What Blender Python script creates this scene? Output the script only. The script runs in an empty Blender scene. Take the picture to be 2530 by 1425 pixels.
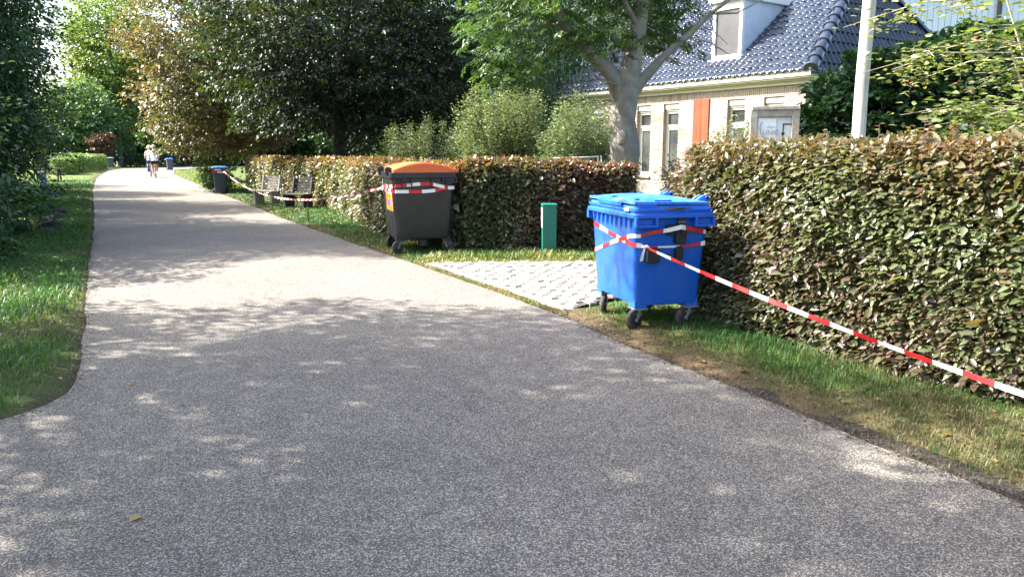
import bpy, bmesh, math, random
import numpy as np
from mathutils import Vector, Matrix

R = math.radians
scene = bpy.context.scene
COL = scene.collection

# ------------------------------------------------------------------ camera, sky, sun, exposure
cam_d = bpy.data.cameras.new("camera"); cam = bpy.data.objects.new("camera", cam_d); COL.objects.link(cam)
cam_d.sensor_width = 36.0; cam_d.lens = 27.04; cam_d.clip_start = 0.05; cam_d.clip_end = 2000
cam.location = (0, 0, 1.65); cam.rotation_euler = (R(90 - 9.97), 0, 0)
scene.camera = cam

SUN_EL = 43.0
sv = Vector((-1.0, 0.13, 0)).normalized()
SUN = Vector((sv.x*math.cos(R(SUN_EL)), sv.y*math.cos(R(SUN_EL)), math.sin(R(SUN_EL))))
world = bpy.data.worlds.new("World"); scene.world = world; world.use_nodes = True
wn = world.node_tree; sky = wn.nodes.new("ShaderNodeTexSky"); sky.sky_type = 'NISHITA'; sky.sun_disc = False
sky.sun_elevation = R(SUN_EL); sky.sun_rotation = math.atan2(sv.x, sv.y) % (2*math.pi)
sky.air_density = 1.0; sky.dust_density = 4.0; sky.ozone_density = 1.0
bg = wn.nodes["Background"]; bg.inputs[1].default_value = 0.15
wn.links.new(sky.outputs[0], bg.inputs[0])
sun_d = bpy.data.lights.new("sun", 'SUN'); sun_d.energy = 5.0; sun_d.angle = R(0.53); sun_d.color = (1.0, 0.96, 0.90)
sun = bpy.data.objects.new("sun", sun_d); COL.objects.link(sun); sun.location = (-30, 5, 40)
sun.rotation_euler = SUN.to_track_quat('Z', 'Y').to_euler()
vs = scene.view_settings; vs.view_transform = 'Standard'; vs.look = 'None'; vs.gamma = 1.0
vs.exposure = 2.12; vs.use_curve_mapping = False
scene.cycles.max_bounces = 8; scene.cycles.diffuse_bounces = 4; scene.cycles.glossy_bounces = 3
scene.cycles.transmission_bounces = 4; scene.cycles.transparent_max_bounces = 6
scene.cycles.use_denoising = True; scene.cycles.caustics_reflective = False; scene.cycles.caustics_refractive = False

# ------------------------------------------------------------------ materials
def new_mat(name):
    m = bpy.data.materials.new(name); m.use_nodes = True
    return m, m.node_tree, m.node_tree.nodes["Principled BSDF"]
def nd(nt, t, **kw):
    n = nt.nodes.new(t)
    for k, v in kw.items(): setattr(n, k, v)
    return n
def ramp(nt, fac, stops):
    r = nd(nt, "ShaderNodeValToRGB"); e = r.color_ramp.elements
    while len(e) < len(stops): e.new(0.5)
    for el, (p, c) in zip(e, stops): el.position = p; el.color = (*c, 1) if len(c) == 3 else c
    nt.links.new(fac, r.inputs[0]); return r.outputs[0]
def noise(nt, vec, scale, detail=4, rough=.55):
    n = nd(nt, "ShaderNodeTexNoise"); n.inputs["Scale"].default_value = scale
    n.inputs["Detail"].default_value = detail; n.inputs["Roughness"].default_value = rough
    nt.links.new(vec, n.inputs["Vector"]); return n.outputs[0]
def mixc(nt, fac, a, b, mode='MIX'):
    m = nd(nt, "ShaderNodeMix", data_type='RGBA', blend_type=mode)
    for s, v in ((m.inputs[0], fac), (m.inputs[6], a), (m.inputs[7], b)):
        if hasattr(v, "is_linked"): nt.links.new(v, s)
        elif isinstance(v, (int, float)): s.default_value = v
        else: s.default_value = (*v, 1)
    return m.outputs[2]
def bump(nt, bs, h, strength, dist=.01):
    b = nd(nt, "ShaderNodeBump"); b.inputs["Strength"].default_value = strength; b.inputs["Distance"].default_value = dist
    nt.links.new(h, b.inputs["Height"]); nt.links.new(b.outputs[0], bs.inputs["Normal"]); return b
def coords(nt, kind="Object"):
    return nd(nt, "ShaderNodeTexCoord").outputs[kind]
def pos(nt):
    return nd(nt, "ShaderNodeNewGeometry").outputs["Position"]
def pm(name, c1, c2=None, scale=6, rough=.6, metal=0, bmp=0, bscale=60, spec=.5, world_pos=False, lo=.35, hi=.65):
    m, nt, bs = new_mat(name)
    v = pos(nt) if world_pos else coords(nt)
    if c2 is None: c2 = tuple(x*.8 for x in c1)
    f = noise(nt, v, scale, 6)
    nt.links.new(ramp(nt, f, [(lo, c1), (hi, c2)]), bs.inputs["Base Color"])
    bs.inputs["Roughness"].default_value = rough; bs.inputs["Metallic"].default_value = metal
    bs.inputs["Specular IOR Level"].default_value = spec
    if bmp: bump(nt, bs, noise(nt, v, bscale, 3), bmp)
    return m
def leaf_mat(name, rough=.42, trans=.3, tint=(1.5, 1.6, .7), spec=.5):
    m, nt, bs = new_mat(name)
    at = nd(nt, "ShaderNodeAttribute", attribute_name="leafcol")
    nt.links.new(at.outputs["Color"], bs.inputs["Base Color"]); bs.inputs["Roughness"].default_value = rough
    bs.inputs["Specular IOR Level"].default_value = spec
    tr = nd(nt, "ShaderNodeBsdfTranslucent")
    nt.links.new(mixc(nt, 1.0, at.outputs["Color"], tint, 'MULTIPLY'), tr.inputs[0])
    mx = nd(nt, "ShaderNodeMixShader"); mx.inputs[0].default_value = trans
    nt.links.new(bs.outputs[0], mx.inputs[1]); nt.links.new(tr.outputs[0], mx.inputs[2])
    nt.links.new(mx.outputs[0], nt.nodes["Material Output"].inputs["Surface"]); return m

LEAF = leaf_mat("leaf"); LEAF_GLOSS = leaf_mat("hedge_leaf", .36, .28, (1.7, 1.5, .6), .85)
LEAF_BEECH = leaf_mat("copper_leaf", .42, .32, (2.0, 2.3, .6), .45)
GRASSM = leaf_mat("grass_blade", .5, .3, (1.3, 1.5, .6), .35)
BARK = pm("bark_grey", (.15, .14, .12), (.24, .225, .195), 5, .9, bmp=.7, bscale=40)
BARK_D = pm("bark_dark", (.035, .03, .025), (.09, .08, .065), 9, .9, bmp=.8, bscale=25)
TWIG = pm("twig", (.10, .075, .05), (.2, .16, .11), 12, .85)

def asphalt():
    m, nt, bs = new_mat("asphalt"); p = pos(nt)
    vo = nd(nt, "ShaderNodeTexVoronoi"); vo.inputs["Scale"].default_value = 175; nt.links.new(p, vo.inputs["Vector"])
    sep = nd(nt, "ShaderNodeSeparateColor"); nt.links.new(vo.outputs["Color"], sep.inputs[0])
    chips = ramp(nt, sep.outputs[0], [(.0, (.052, .047, .041)), (.45, (.112, .103, .091)), (.75, (.207, .192, .167)), (1, (.45, .42, .37))])
    big = noise(nt, p, .55, 5); mid = noise(nt, p, 6, 5)
    c = mixc(nt, 1.0, chips, ramp(nt, big, [(.3, (.82, .80, .78)), (.7, (1.12, 1.08, 1.02))]), 'MULTIPLY')
    c = mixc(nt, 1.0, c, ramp(nt, mid, [(.3, (.82, .82, .82)), (.7, (1.1, 1.1, 1.1))]), 'MULTIPLY')
    # thin winding cracks, only in a few worn places
    vc = nd(nt, "ShaderNodeTexVoronoi", feature='DISTANCE_TO_EDGE'); vc.inputs["Scale"].default_value = .8
    wp = nd(nt, "ShaderNodeVectorMath", operation='ADD'); nz = nd(nt, "ShaderNodeTexNoise"); nz.inputs["Scale"].default_value = 3
    nt.links.new(p, nz.inputs["Vector"]); nt.links.new(p, wp.inputs[0]); nt.links.new(nz.outputs["Color"], wp.inputs[1])
    nt.links.new(wp.outputs[0], vc.inputs["Vector"])
    crack = ramp(nt, vc.outputs["Distance"], [(.0, (1, 1, 1)), (.006, (0, 0, 0))])
    where = ramp(nt, noise(nt, p, .35, 2), [(.60, (0, 0, 0)), (.66, (1, 1, 1))])
    cf = mixc(nt, 1.0, crack, where, 'MULTIPLY'); c = mixc(nt, cf, c, (.02, .02, .02))
    nt.links.new(c, bs.inputs["Base Color"]); bs.inputs["Roughness"].default_value = .82
    bs.inputs["Specular IOR Level"].default_value = .3
    bump(nt, bs, sep.outputs[1], .35, .004); return m
ASPHALT = asphalt()

def soil_mat():
    m, nt, bs = new_mat("verge_soil"); p = pos(nt)
    at = nd(nt, "ShaderNodeAttribute", attribute_name="leafcol")
    n1 = noise(nt, p, 3.0, 6); n2 = noise(nt, p, 45, 5)
    c = mixc(nt, 1.0, at.outputs["Color"], ramp(nt, n1, [(.3, (.7, .7, .7)), (.7, (1.25, 1.2, 1.1))]), 'MULTIPLY')
    c = mixc(nt, 1.0, c, ramp(nt, n2, [(.3, (.6, .6, .6)), (.7, (1.4, 1.4, 1.35))]), 'MULTIPLY')
    nt.links.new(c, bs.inputs["Base Color"]); bs.inputs["Roughness"].default_value = .95
    bs.inputs["Specular IOR Level"].default_value = .1
    bump(nt, bs, n2, .9, .02); return m
SOIL = soil_mat()
GROUNDM = pm("ground_grass", (.045, .085, .02), (.11, .12, .04), .8, .95, bmp=.6, bscale=30, spec=.1, world_pos=True)
SETT = pm("sett_stone", (.14, .131, .117), (.205, .194, .172), 3.5, .85, bmp=.4, bscale=70, world_pos=True)
KERB = pm("kerb_concrete", (.17, .163, .148), (.23, .22, .20), 5, .85, bmp=.3, bscale=80, world_pos=True)
JOINT = pm("joint_sand", (.045, .04, .03), (.085, .07, .05), 12, .95, world_pos=True)

def plastic(name, c, dust, rough=.35, amt=.35, scale=3):
    m, nt, bs = new_mat(name); o = coords(nt)
    f = ramp(nt, noise(nt, o, scale, 8, .65), [(.42, (0, 0, 0)), (.75, (amt, amt, amt))])
    st = nd(nt, "ShaderNodeMapping"); st.inputs["Scale"].default_value = (30, 30, 2.2); nt.links.new(o, st.inputs["Vector"])
    f2 = ramp(nt, noise(nt, st.outputs[0], 1.0, 4), [(.5, (0, 0, 0)), (.8, (amt*.6,)*3)])
    c1 = mixc(nt, f, c, dust); c1 = mixc(nt, f2, c1, dust)
    nt.links.new(c1, bs.inputs["Base Color"])
    nt.links.new(ramp(nt, noise(nt, o, 9, 5), [(.3, (rough*.8,)*3), (.7, (rough*1.5,)*3)]), bs.inputs["Roughness"])
    bump(nt, bs, noise(nt, o, 220, 2), .05, .002); return m
BLUE = plastic("blue_plastic", (.003, .10, .54), (.12, .19, .36), .34, .24)
BLUE_LID = plastic("blue_plastic_dusty_lid", (.015, .16, .66), (.30, .40, .50), .34, .55, 2.2)
CHAR = plastic("charcoal_plastic", (.0065, .0095, .0145), (.055, .052, .048), .34, .34, 1.7)
ORANGE = plastic("orange_plastic", (.62, .115, .018), (.42, .15, .06), .4, .4, 4)
BLACKP = plastic("black_rubber", (.008, .008, .010), (.06, .06, .06), .45, .3)
NAVY = plastic("navy_plastic", (.014, .030, .062), (.07, .08, .1), .4, .35)
GREYBIN = plastic("grey_blue_plastic", (.05, .075, .12), (.14, .16, .18), .45, .4)
GREYLID = plastic("grey_lid_plastic", (.22, .25, .28), (.3, .32, .33), .5, .3)
TYRE = pm("tyre_rubber", (.02, .02, .02), (.07, .065, .06), 14, .8, bmp=.3, bscale=90)
STEEL = pm("galvanised_steel", (.33, .34, .34), (.46, .46, .45), 25, .5, metal=.7)
RUST = pm("dull_steel", (.16, .14, .12), (.3, .28, .26), 18, .65, metal=.4)
GREENP = plastic("green_enamel", (.005, .135, .095), (.03, .17, .13), .38, .3)
GREENL = plastic("green_enamel_cap", (.010, .20, .14), (.03, .2, .15), .38, .3)
WHITEP = pm("white_plate", (.78, .78, .76), (.68, .68, .66), 10, .5)
INK = pm("black_ink", (.012, .012, .014), (.02, .02, .022), 10, .5)
PURPLE = pm("purple_print", (.22, .16, .34), (.3, .22, .40), 60, .55)
STICKER = pm("orange_sticker", (.83, .30, .03), (.78, .26, .03), 12, .45)
TAPE_R = pm("tape_red", (.58, .018, .022), (.5, .02, .025), 18, .38)
TAPE_W = pm("tape_white", (.80, .79, .77), (.70, .69, .67), 18, .38)
BAGW = pm("bag_white", (.7, .7, .68), (.55, .55, .52), 30, .4)
BAGB = pm("bag_black", (.02, .02, .022), (.05, .05, .05), 30, .3)
WOODG = pm("weathered_wood", (.26, .24, .20), (.40, .37, .32), 14, .9, bmp=.5, bscale=60)
POLEW = None
BRICKM = None
MORTAR = pm("mortar", (.34, .30, .26), (.40, .36, .31), 20, .95, world_pos=True)
CREAM = pm("cream_paint", (.74, .71, .60), (.68, .65, .54), 6, .5, world_pos=True)
WHITE = pm("white_paint", (.78, .78, .76), (.70, .71, .70), 5, .45, world_pos=True)
ZINC = pm("zinc_cladding", (.48, .54, .62), (.56, .62, .70), 4, .45, world_pos=True)
TILE = pm("glazed_roof_tile", (.020, .027, .043), (.042, .052, .075), 2.2, .13, spec=.6, world_pos=True)
ROOFB = pm("roof_underlay", (.015, .017, .022), (.03, .03, .035), 5, .8)
GLASS = pm("window_glass", (.03, .035, .035), (.09, .10, .09), 1.2, .05, spec=.9, world_pos=True)
BLIND = pm("grey_screen", (.055, .056, .062), (.075, .075, .082), 5, .3)
PALEB = pm("pale_blue_boards", (.50, .58, .66), (.58, .65, .72), 3, .6, world_pos=True)
DARKM = pm("dark_metal", (.02, .02, .022), (.04, .04, .04), 20, .5)
BENCHD = pm("bench_timber", (.20, .18, .15), (.34, .31, .27), 14, .85, bmp=.4)
SKIN = pm("skin", (.50, .30, .21), (.44, .26, .18), 6, .55)
SHIRT = pm("white_cotton", (.80, .80, .80), (.68, .70, .73), 14, .9)
SHORTS = pm("dark_cotton", (.03, .026, .03), (.06, .05, .05), 14, .9)
DENIM = pm("blue_cloth", (.03, .09, .22), (.05, .12, .26), 14, .9)
CAPM = pm("beige_cap", (.58, .50, .38), (.5, .42, .3), 14, .8)
STONE = pm("dark_mossy_stone", (.018, .02, .018), (.05, .055, .04), 6, .9, bmp=.9, bscale=12)
BLUEG = pm("blue_grey_post", (.16, .27, .42), (.2, .32, .46), 10, .6)
BERRY = pm("red_hip", (.55, .05, .03), (.6, .12, .03), 20, .4)

def streaky(name, c1, c2, c3, sc=(40, 40, 1.6), rough=.8, bm=.4):
    m, nt, bs = new_mat(name); o = coords(nt)
    mp = nd(nt, "ShaderNodeMapping"); mp.inputs["Scale"].default_value = sc; nt.links.new(o, mp.inputs["Vector"])
    n = noise(nt, mp.outputs[0], 1.0, 6); n2 = noise(nt, o, 2.5, 4)
    c = ramp(nt, n, [(.3, c1), (.55, c2), (.75, c3)])
    c = mixc(nt, 1.0, c, ramp(nt, n2, [(.3, (.8, .8, .8)), (.7, (1.1, 1.1, 1.1))]), 'MULTIPLY')
    nt.links.new(c, bs.inputs["Base Color"]); bs.inputs["Roughness"].default_value = rough
    bump(nt, bs, n, bm, .01); return m
POLEW = streaky("bleached_pole", (.34, .32, .28), (.5, .47, .42), (.58, .55, .5))
SHUTTER = streaky("orange_wood", (.14, .030, .012), (.25, .055, .018), (.31, .085, .028), (3, 30, 1.2), .5, .15)
def brick_mat():
    m, nt, bs = new_mat("pale_brick"); g = nd(nt, "ShaderNodeNewGeometry")
    c = ramp(nt, g.outputs["Random Per Island"], [(0, (.25, .18, .14)), (.35, (.36, .29, .235)), (.7, (.42, .355, .30)), (1, (.34, .28, .24))])
    c = mixc(nt, 1.0, c, ramp(nt, noise(nt, g.outputs["Position"], 25, 4), [(.3, (.8, .8, .8)), (.7, (1.15, 1.15, 1.15))]), 'MULTIPLY')
    nt.links.new(c, bs.inputs["Base Color"]); bs.inputs["Roughness"].default_value = .9; return m
BRICKM = brick_mat()

# ------------------------------------------------------------------ mesh helpers
def tag(o, label=None, cat=None, group=None, kind=None):
    if label: o["label"] = label
    if cat: o["category"] = cat
    if group: o["group"] = group
    if kind: o["kind"] = kind
    return o
def link(o, parent=None):
    COL.objects.link(o)
    if parent is not None: o.parent = parent
    return o
def empty(name, loc, rz=0, sc=1):
    o = bpy.data.objects.new(name, None); o.empty_display_size = .2; o.location = loc; o.rotation_euler = (0, 0, rz); o.scale = (sc,)*3
    return link(o)
def set_smooth(me, angle=38):
    me.polygons.foreach_set("use_smooth", np.ones(len(me.polygons), bool))
    try: me.set_sharp_from_angle(angle=R(angle))
    except Exception: pass
def np_mesh(name, V, F, mat, col=None, smooth=False):
    V = np.ascontiguousarray(V, np.float32); F = np.ascontiguousarray(F, np.int32); m, k = F.shape
    me = bpy.data.meshes.new(name); me.vertices.add(len(V)); me.vertices.foreach_set("co", V.ravel())
    me.loops.add(m*k); me.loops.foreach_set("vertex_index", F.ravel()); me.polygons.add(m)
    me.polygons.foreach_set("loop_start", np.arange(0, m*k, k, dtype=np.int32))
    if col is not None:
        a = me.color_attributes.new("leafcol", 'FLOAT_COLOR', 'POINT')
        c4 = np.ones((len(V), 4), np.float32); c4[:, :3] = col; a.data.foreach_set("color", c4.ravel())
    me.update(calc_edges=True)
    if smooth: me.polygons.foreach_set("use_smooth", np.ones(m, bool))
    me.materials.append(mat); return me
def mobj(name, me, parent=None):
    return link(bpy.data.objects.new(name, me), parent)
def frame_of(d):
    d = Vector(d).normalized(); u = Vector((0, 0, 1)) if abs(d.z) < .95 else Vector((1, 0, 0))
    a = d.cross(u).normalized(); return a, a.cross(d).normalized()
class MB:
    def __init__(s): s.v = []; s.f = []; s.m = []; s.M = Matrix()
    def add(s, vs_, fs, mi=0):
        n = len(s.v); s.v += [tuple(s.M @ Vector(p)) for p in vs_]; s.f += [tuple(i+n for i in f) for f in fs]; s.m += [mi]*len(fs); return s
    def box(s, lo, hi, mi=0, rot=None):
        x0, y0, z0 = lo; x1, y1, z1 = hi
        P = [(x0,y0,z0),(x1,y0,z0),(x1,y1,z0),(x0,y1,z0),(x0,y0,z1),(x1,y0,z1),(x1,y1,z1),(x0,y1,z1)]
        if rot is not None:
            c = Vector(((x0+x1)/2, (y0+y1)/2, (z0+z1)/2)); P = [tuple(c + rot @ (Vector(p)-c)) for p in P]
        return s.add(P, [(0,3,2,1),(4,5,6,7),(0,1,5,4),(1,2,6,5),(2,3,7,6),(3,0,4,7)], mi)
    def loops(s, L, cap0=True, cap1=True, mi=0, closed=False):
        k = len(L[0]); P = [p for l in L for p in l]; F = []
        n = len(L)
        for i in range(n if closed else n-1):
            a = i*k; b = ((i+1) % n)*k
            for j in range(k): F.append((a+j, a+(j+1) % k, b+(j+1) % k, b+j))
        if not closed:
            if cap0: F.append(tuple(reversed(range(k))))
            if cap1: F.append(tuple((n-1)*k+j for j in range(k)))
        return s.add(P, F, mi)
    def tube(s, pts, r, seg=8, mi=0, caps=True):
        pts = [Vector(p) for p in pts]; n = len(pts)
        rs = list(r) if hasattr(r, "__len__") else [r]*n
        L = []; a = None
        for i, p in enumerate(pts):
            d = (pts[min(i+1, n-1)] - pts[max(i-1, 0)]).normalized()
            if a is None: a, b = frame_of(d)
            else:
                a = (a - d*a.dot(d)).normalized(); b = a.cross(d).normalized()
            L.append([tuple(p + (a*math.cos(t) + b*math.sin(t))*rs[i]) for t in [2*math.pi*j/seg for j in range(seg)]])
        return s.loops(L, caps, caps, mi)
    def prism(s, poly, axis, lo, hi, mi=0):      # poly: 2D pts in the other two axes
        def P(a, q):
            return {0: (a, q[0], q[1]), 1: (q[0], a, q[1]), 2: (q[0], q[1], a)}[axis]
        return s.loops([[P(lo, q) for q in poly], [P(hi, q) for q in poly]], True, True, mi)
    def mesh(s, name, mats, smooth=None, fix=True):
        me = bpy.data.meshes.new(name); me.from_pydata(s.v, [], s.f)
        for m in (mats if isinstance(mats, (list, tuple)) else [mats]): me.materials.append(m)
        me.polygons.foreach_set("material_index", s.m)
        if fix:
            bm = bmesh.new(); bm.from_mesh(me); bmesh.ops.recalc_face_normals(bm, faces=bm.faces); bm.to_mesh(me); bm.free()
        if smooth: set_smooth(me, smooth)
        me.update(); return me
    def build(s, name, mats, parent=None, smooth=None, bevel=0, segs=2):
        o = mobj(name, s.mesh(name, mats, smooth), parent)
        if bevel:
            b = o.modifiers.new("bevel", 'BEVEL'); b.width = bevel; b.segments = segs; b.limit_method = 'ANGLE'; b.angle_limit = R(40)
            if smooth is None: pass
        return o
def rrect(w, l, r, z, n=5, cx=0, cy=0):
    P = []
    for sx, sy, a0 in ((1, 1, 0), (-1, 1, 90), (-1, -1, 180), (1, -1, 270)):
        for i in range(n+1):
            a = R(a0 + 90*i/n); P.append((cx + sx*(w/2-r) + r*math.cos(a), cy + sy*(l/2-r) + r*math.sin(a), z))
    return P
def copy_tree(o, parent=None):
    c = o.copy(); link(c)
    if parent is not None: c.parent = parent
    for ch in list(o.children): copy_tree(ch, c)
    return c

# ------------------------------------------------------------------ foliage helpers (numpy)
def unit(a): return a/np.maximum(np.linalg.norm(a, axis=1, keepdims=True), 1e-9)
def leaf_arrays(P, D, N, L, W, fold=.18, droop=.15, six=True):
    n = len(P); D = unit(D); S = unit(np.cross(D, N)); U = np.cross(S, D)
    L = np.broadcast_to(np.asarray(L, float), (n,))[:, None]; W = np.broadcast_to(np.asarray(W, float), (n,))[:, None]
    if six:
        shp = [(0, 0, 0), (.30, .48, fold), (.70, .36, fold*.6-droop*.5), (1, 0, -droop), (.70, -.36, fold*.6-droop*.5), (.30, -.48, fold)]
        F = np.array([[0, 1, 2, 3], [0, 3, 4, 5]])
    else:
        shp = [(0, 0, 0), (.45, .5, fold), (1, 0, -droop), (.45, -.5, fold)]; F = np.array([[0, 1, 2], [0, 2, 3]])
    V = np.stack([P + D*L*a + S*W*b + U*W*c for a, b, c in shp], 1)
    k = len(shp); FF = (F[None] + (np.arange(n)*k)[:, None, None]).reshape(-1, F.shape[1])
    return V.reshape(-1, 3), FF, k
def leaf_mesh(name, P, D, N, L, W, col, mat, six=True, **kw):
    V, F, k = leaf_arrays(P, D, N, L, W, six=six, **kw)
    return np_mesh(name, V, F, mat, np.repeat(col, k, axis=0))
class Field:                                       # smooth random field for clumps of colour and lumps of outline
    def __init__(s, rng, freq, n=10):
        s.k = rng.normal(size=(n, 3))*freq; s.p = rng.random(n)*6.283; s.n = n
    def __call__(s, X): return np.sin(X @ s.k.T + s.p).sum(1)/math.sqrt(s.n)*.8
def palette(rng, f, cols, jit=.18):
    f = np.clip(f, 0, .999)*(len(cols)-1); i = f.astype(int); t = (f-i)[:, None]; C = np.array(cols)
    return (C[i]*(1-t) + C[i+1]*t)*np.exp(rng.normal(size=(len(f), 1))*jit)
def crown_mesh(name, seed, center, radii, ncl, per, spread, L, W, cols, mat=None, shell=.55, lump=.22, low=None, six=False,
               droop_dir=.25, freq=.55, lean=.0, sparse=0.0, vj=.16):
    rng = np.random.default_rng(seed); d = unit(rng.normal(size=(ncl, 3))); fl = Field(rng, 2.2)
    r = (shell + (1-shell)*rng.random(ncl)**.6)*(1 + lump*fl(d)); c = np.array(center) + d*r[:, None]*np.array(radii)
    if low is not None: c = c[c[:, 2] > low]
    if sparse:
        fs = Field(rng, .9); c = c[fs(c) > -1 + 2*sparse*.9]
    n = len(c); cc = np.repeat(c, per, 0); dd = np.repeat(unit(c-np.array(center)), per, 0); m = len(cc)
    a = rng.random(m)*6.283; q = np.sqrt(rng.random(m))*np.repeat(spread*(.6+.8*rng.random(n)), per)
    tilt = np.repeat(rng.normal(size=(n, 2))*.25, per, 0)
    ox, oy = np.cos(a)*q, np.sin(a)*q
    off = np.stack([ox, oy, ox*tilt[:, 0]+oy*tilt[:, 1] - .25*q*q/spread + rng.normal(size=m)*spread*vj], 1)
    P = cc + off
    D = unit(np.stack([ox, oy, np.zeros(m)], 1))*.7 + dd*.5 + rng.normal(size=(m, 3))*.45 + np.array([0, 0, -droop_dir])
    N = np.array([0, 0, 1.0]) + dd*.35 + rng.normal(size=(m, 3))*.38
    sz = np.exp(rng.normal(size=m)*.22)
    fc = Field(rng, freq); f = .5 + .32*fc(cc) + rng.normal(size=m)*.16
    return leaf_mesh(name, P, D, N, L*sz, W*sz, palette(rng, f, cols), mat or LEAF, six), c
def limbs(name, seed, base, targets, r0, mat, fork=.35, seg=7, jitter=.25, trunk_pts=None):
    rng = np.random.default_rng(seed); b = MB(); base = Vector(base)
    tp = [Vector(p) for p in trunk_pts]; n = len(tp)
    b.tube(tp, [r0*(1.25 if i == 0 else 1)*(1-.75*i/(n-1)) for i in range(n)], seg+3)
    for t in targets:
        t = Vector(t); f = fork + (.9-fork)*rng.random(); k = min(int(f*(n-1)), n-2); u = f*(n-1)-k
        s = tp[k].lerp(tp[k+1], u)
        if t.z < s.z and k > 0: s = tp[max(1, k-1)]
        mid = s.lerp(t, .5) + Vector(rng.normal(size=3)*jitter) + Vector((0, 0, .15*(t-s).length))
        rr = r0*(1-.75*f)*.45
        P = [s, s.lerp(mid, .55)+Vector(rng.normal(size=3)*jitter*.3), mid, mid.lerp(t, .55)+Vector(rng.normal(size=3)*jitter*.3), t]
        b.tube(P, [rr, rr*.75, rr*.5, rr*.3, rr*.1], 5)
    return b.mesh(name, mat, smooth=60, fix=False)
def make_tree(name, label, loc, seed, center, radii, ncl, per, spread, L, W, cols, r0=.2, bark=None, group=None, ntgt=26, trunk_top=None, trunk=None, cat="tree", **kw):
    root = empty(name, loc); tag(root, label, cat, group)
    me, c = crown_mesh("crown", seed, center, radii, ncl, per, spread, L, W, cols, **kw)
    mobj("crown", me, root)
    top = trunk_top or (center[0], center[1], center[2]+radii[2]*.6)
    rng = np.random.default_rng(seed+7)
    tp = trunk or [(0, 0, -.05)] + [(top[0]*t + rng.normal()*.08, top[1]*t + rng.normal()*.08, top[2]*t) for t in (.2, .4, .6, .8, 1.0)]
    idx = rng.choice(len(c), min(ntgt, len(c)), replace=False)
    mobj("trunk", limbs("trunk", seed+3, (0, 0, 0), c[idx], r0, bark or BARK_D, trunk_pts=tp), root)
    return root

# ------------------------------------------------------------------ the ground: road, verges, driveway
g = MB(); S_ = 900
g.add([(-S_, -60, -.05), (S_, -60, -.05), (S_, 1600, -.05), (-S_, 1600, -.05)], [(0, 1, 2, 3)])
tag(g.build("ground", GROUNDM), "grassy ground stretching to the horizon", "ground", kind="structure")

REDGE = [(4.6, -2.2), (3.55, .6), (2.95, 2.2), (2.46, 3.46), (1.74, 5.0), (1.05, 6.42), (.45, 7.9), (-.32, 9.35), (-1.51, 11.61), (-2.99, 14.3), (-5.86, 19.72),
         (-9.5, 27.0), (-11.97, 31.8), (-18.3, 44.5), (-26.5, 61), (-33.7, 77.6), (-34.5, 85), (-31, 93), (-20, 99), (0, 104)]
LEDGE = [(-14, 2.4), (-9, 2.9), (-5.2, 3.5), (-3.75, 4.05), (-3.25, 4.52), (-3.08, 4.9), (-3.12, 5.3), (-3.62, 6.3), (-4.19, 7.38), (-5.47, 9.76), (-7.83, 14.3), (-10.79, 19.9),
         (-14.4, 26.6), (-19.1, 35.3), (-27.9, 52.2), (-40.2, 77.6), (-42.6, 88), (-41, 98), (-33, 106), (-18, 110), (0, 112)]
def resample(P, step, jit=0, seed=0):
    P = np.array(P, float); d = np.r_[0, np.cumsum(np.linalg.norm(np.diff(P, axis=0), axis=1))]
    n = max(2, int(d[-1]/step)); t = np.linspace(0, d[-1], n)
    # smooth the polyline a little before resampling
    Q = np.stack([np.interp(t, d, P[:, k]) for k in range(P.shape[1])], 1)
    for _ in range(3): Q[1:-1] = (Q[:-2] + 2*Q[1:-1] + Q[2:])/4
    if jit:
        rng = np.random.default_rng(seed); w = rng.normal(size=n); w2 = np.convolve(rng.normal(size=n), np.ones(7)/2.6, 'same')
        T = np.gradient(Q, axis=0); T = T[:, :2]/np.linalg.norm(T[:, :2], axis=1, keepdims=True)
        Q[:, :2] += np.stack([-T[:, 1], T[:, 0]], 1)*((w*.4+w2*.8)*jit)[:, None]
    return Q
RE = resample(REDGE, .15, .012, 3); LE = resample(LEDGE, .12, .011, 4)
bm = bmesh.new()
vv = [bm.verts.new((x, y, 0)) for x, y in RE] + [bm.verts.new((x, y, 0)) for x, y in LE[::-1]] + [bm.verts.new((-14, -6, 0)), bm.verts.new((4, -6, 0))]
fc = bm.faces.new(vv); fc.normal_update()
if fc.normal.z < 0: fc.normal_flip()
bmesh.ops.triangulate(bm, faces=[fc]); 
# a thin worn edge: the slab of asphalt drops to the soil
me = bpy.data.meshes.new("road"); bm.to_mesh(me); bm.free(); me.materials.append(ASPHALT)
road = mobj("road", me); tag(road, "grey speckled asphalt lane dappled with tree shade", "road", kind="structure")

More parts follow.
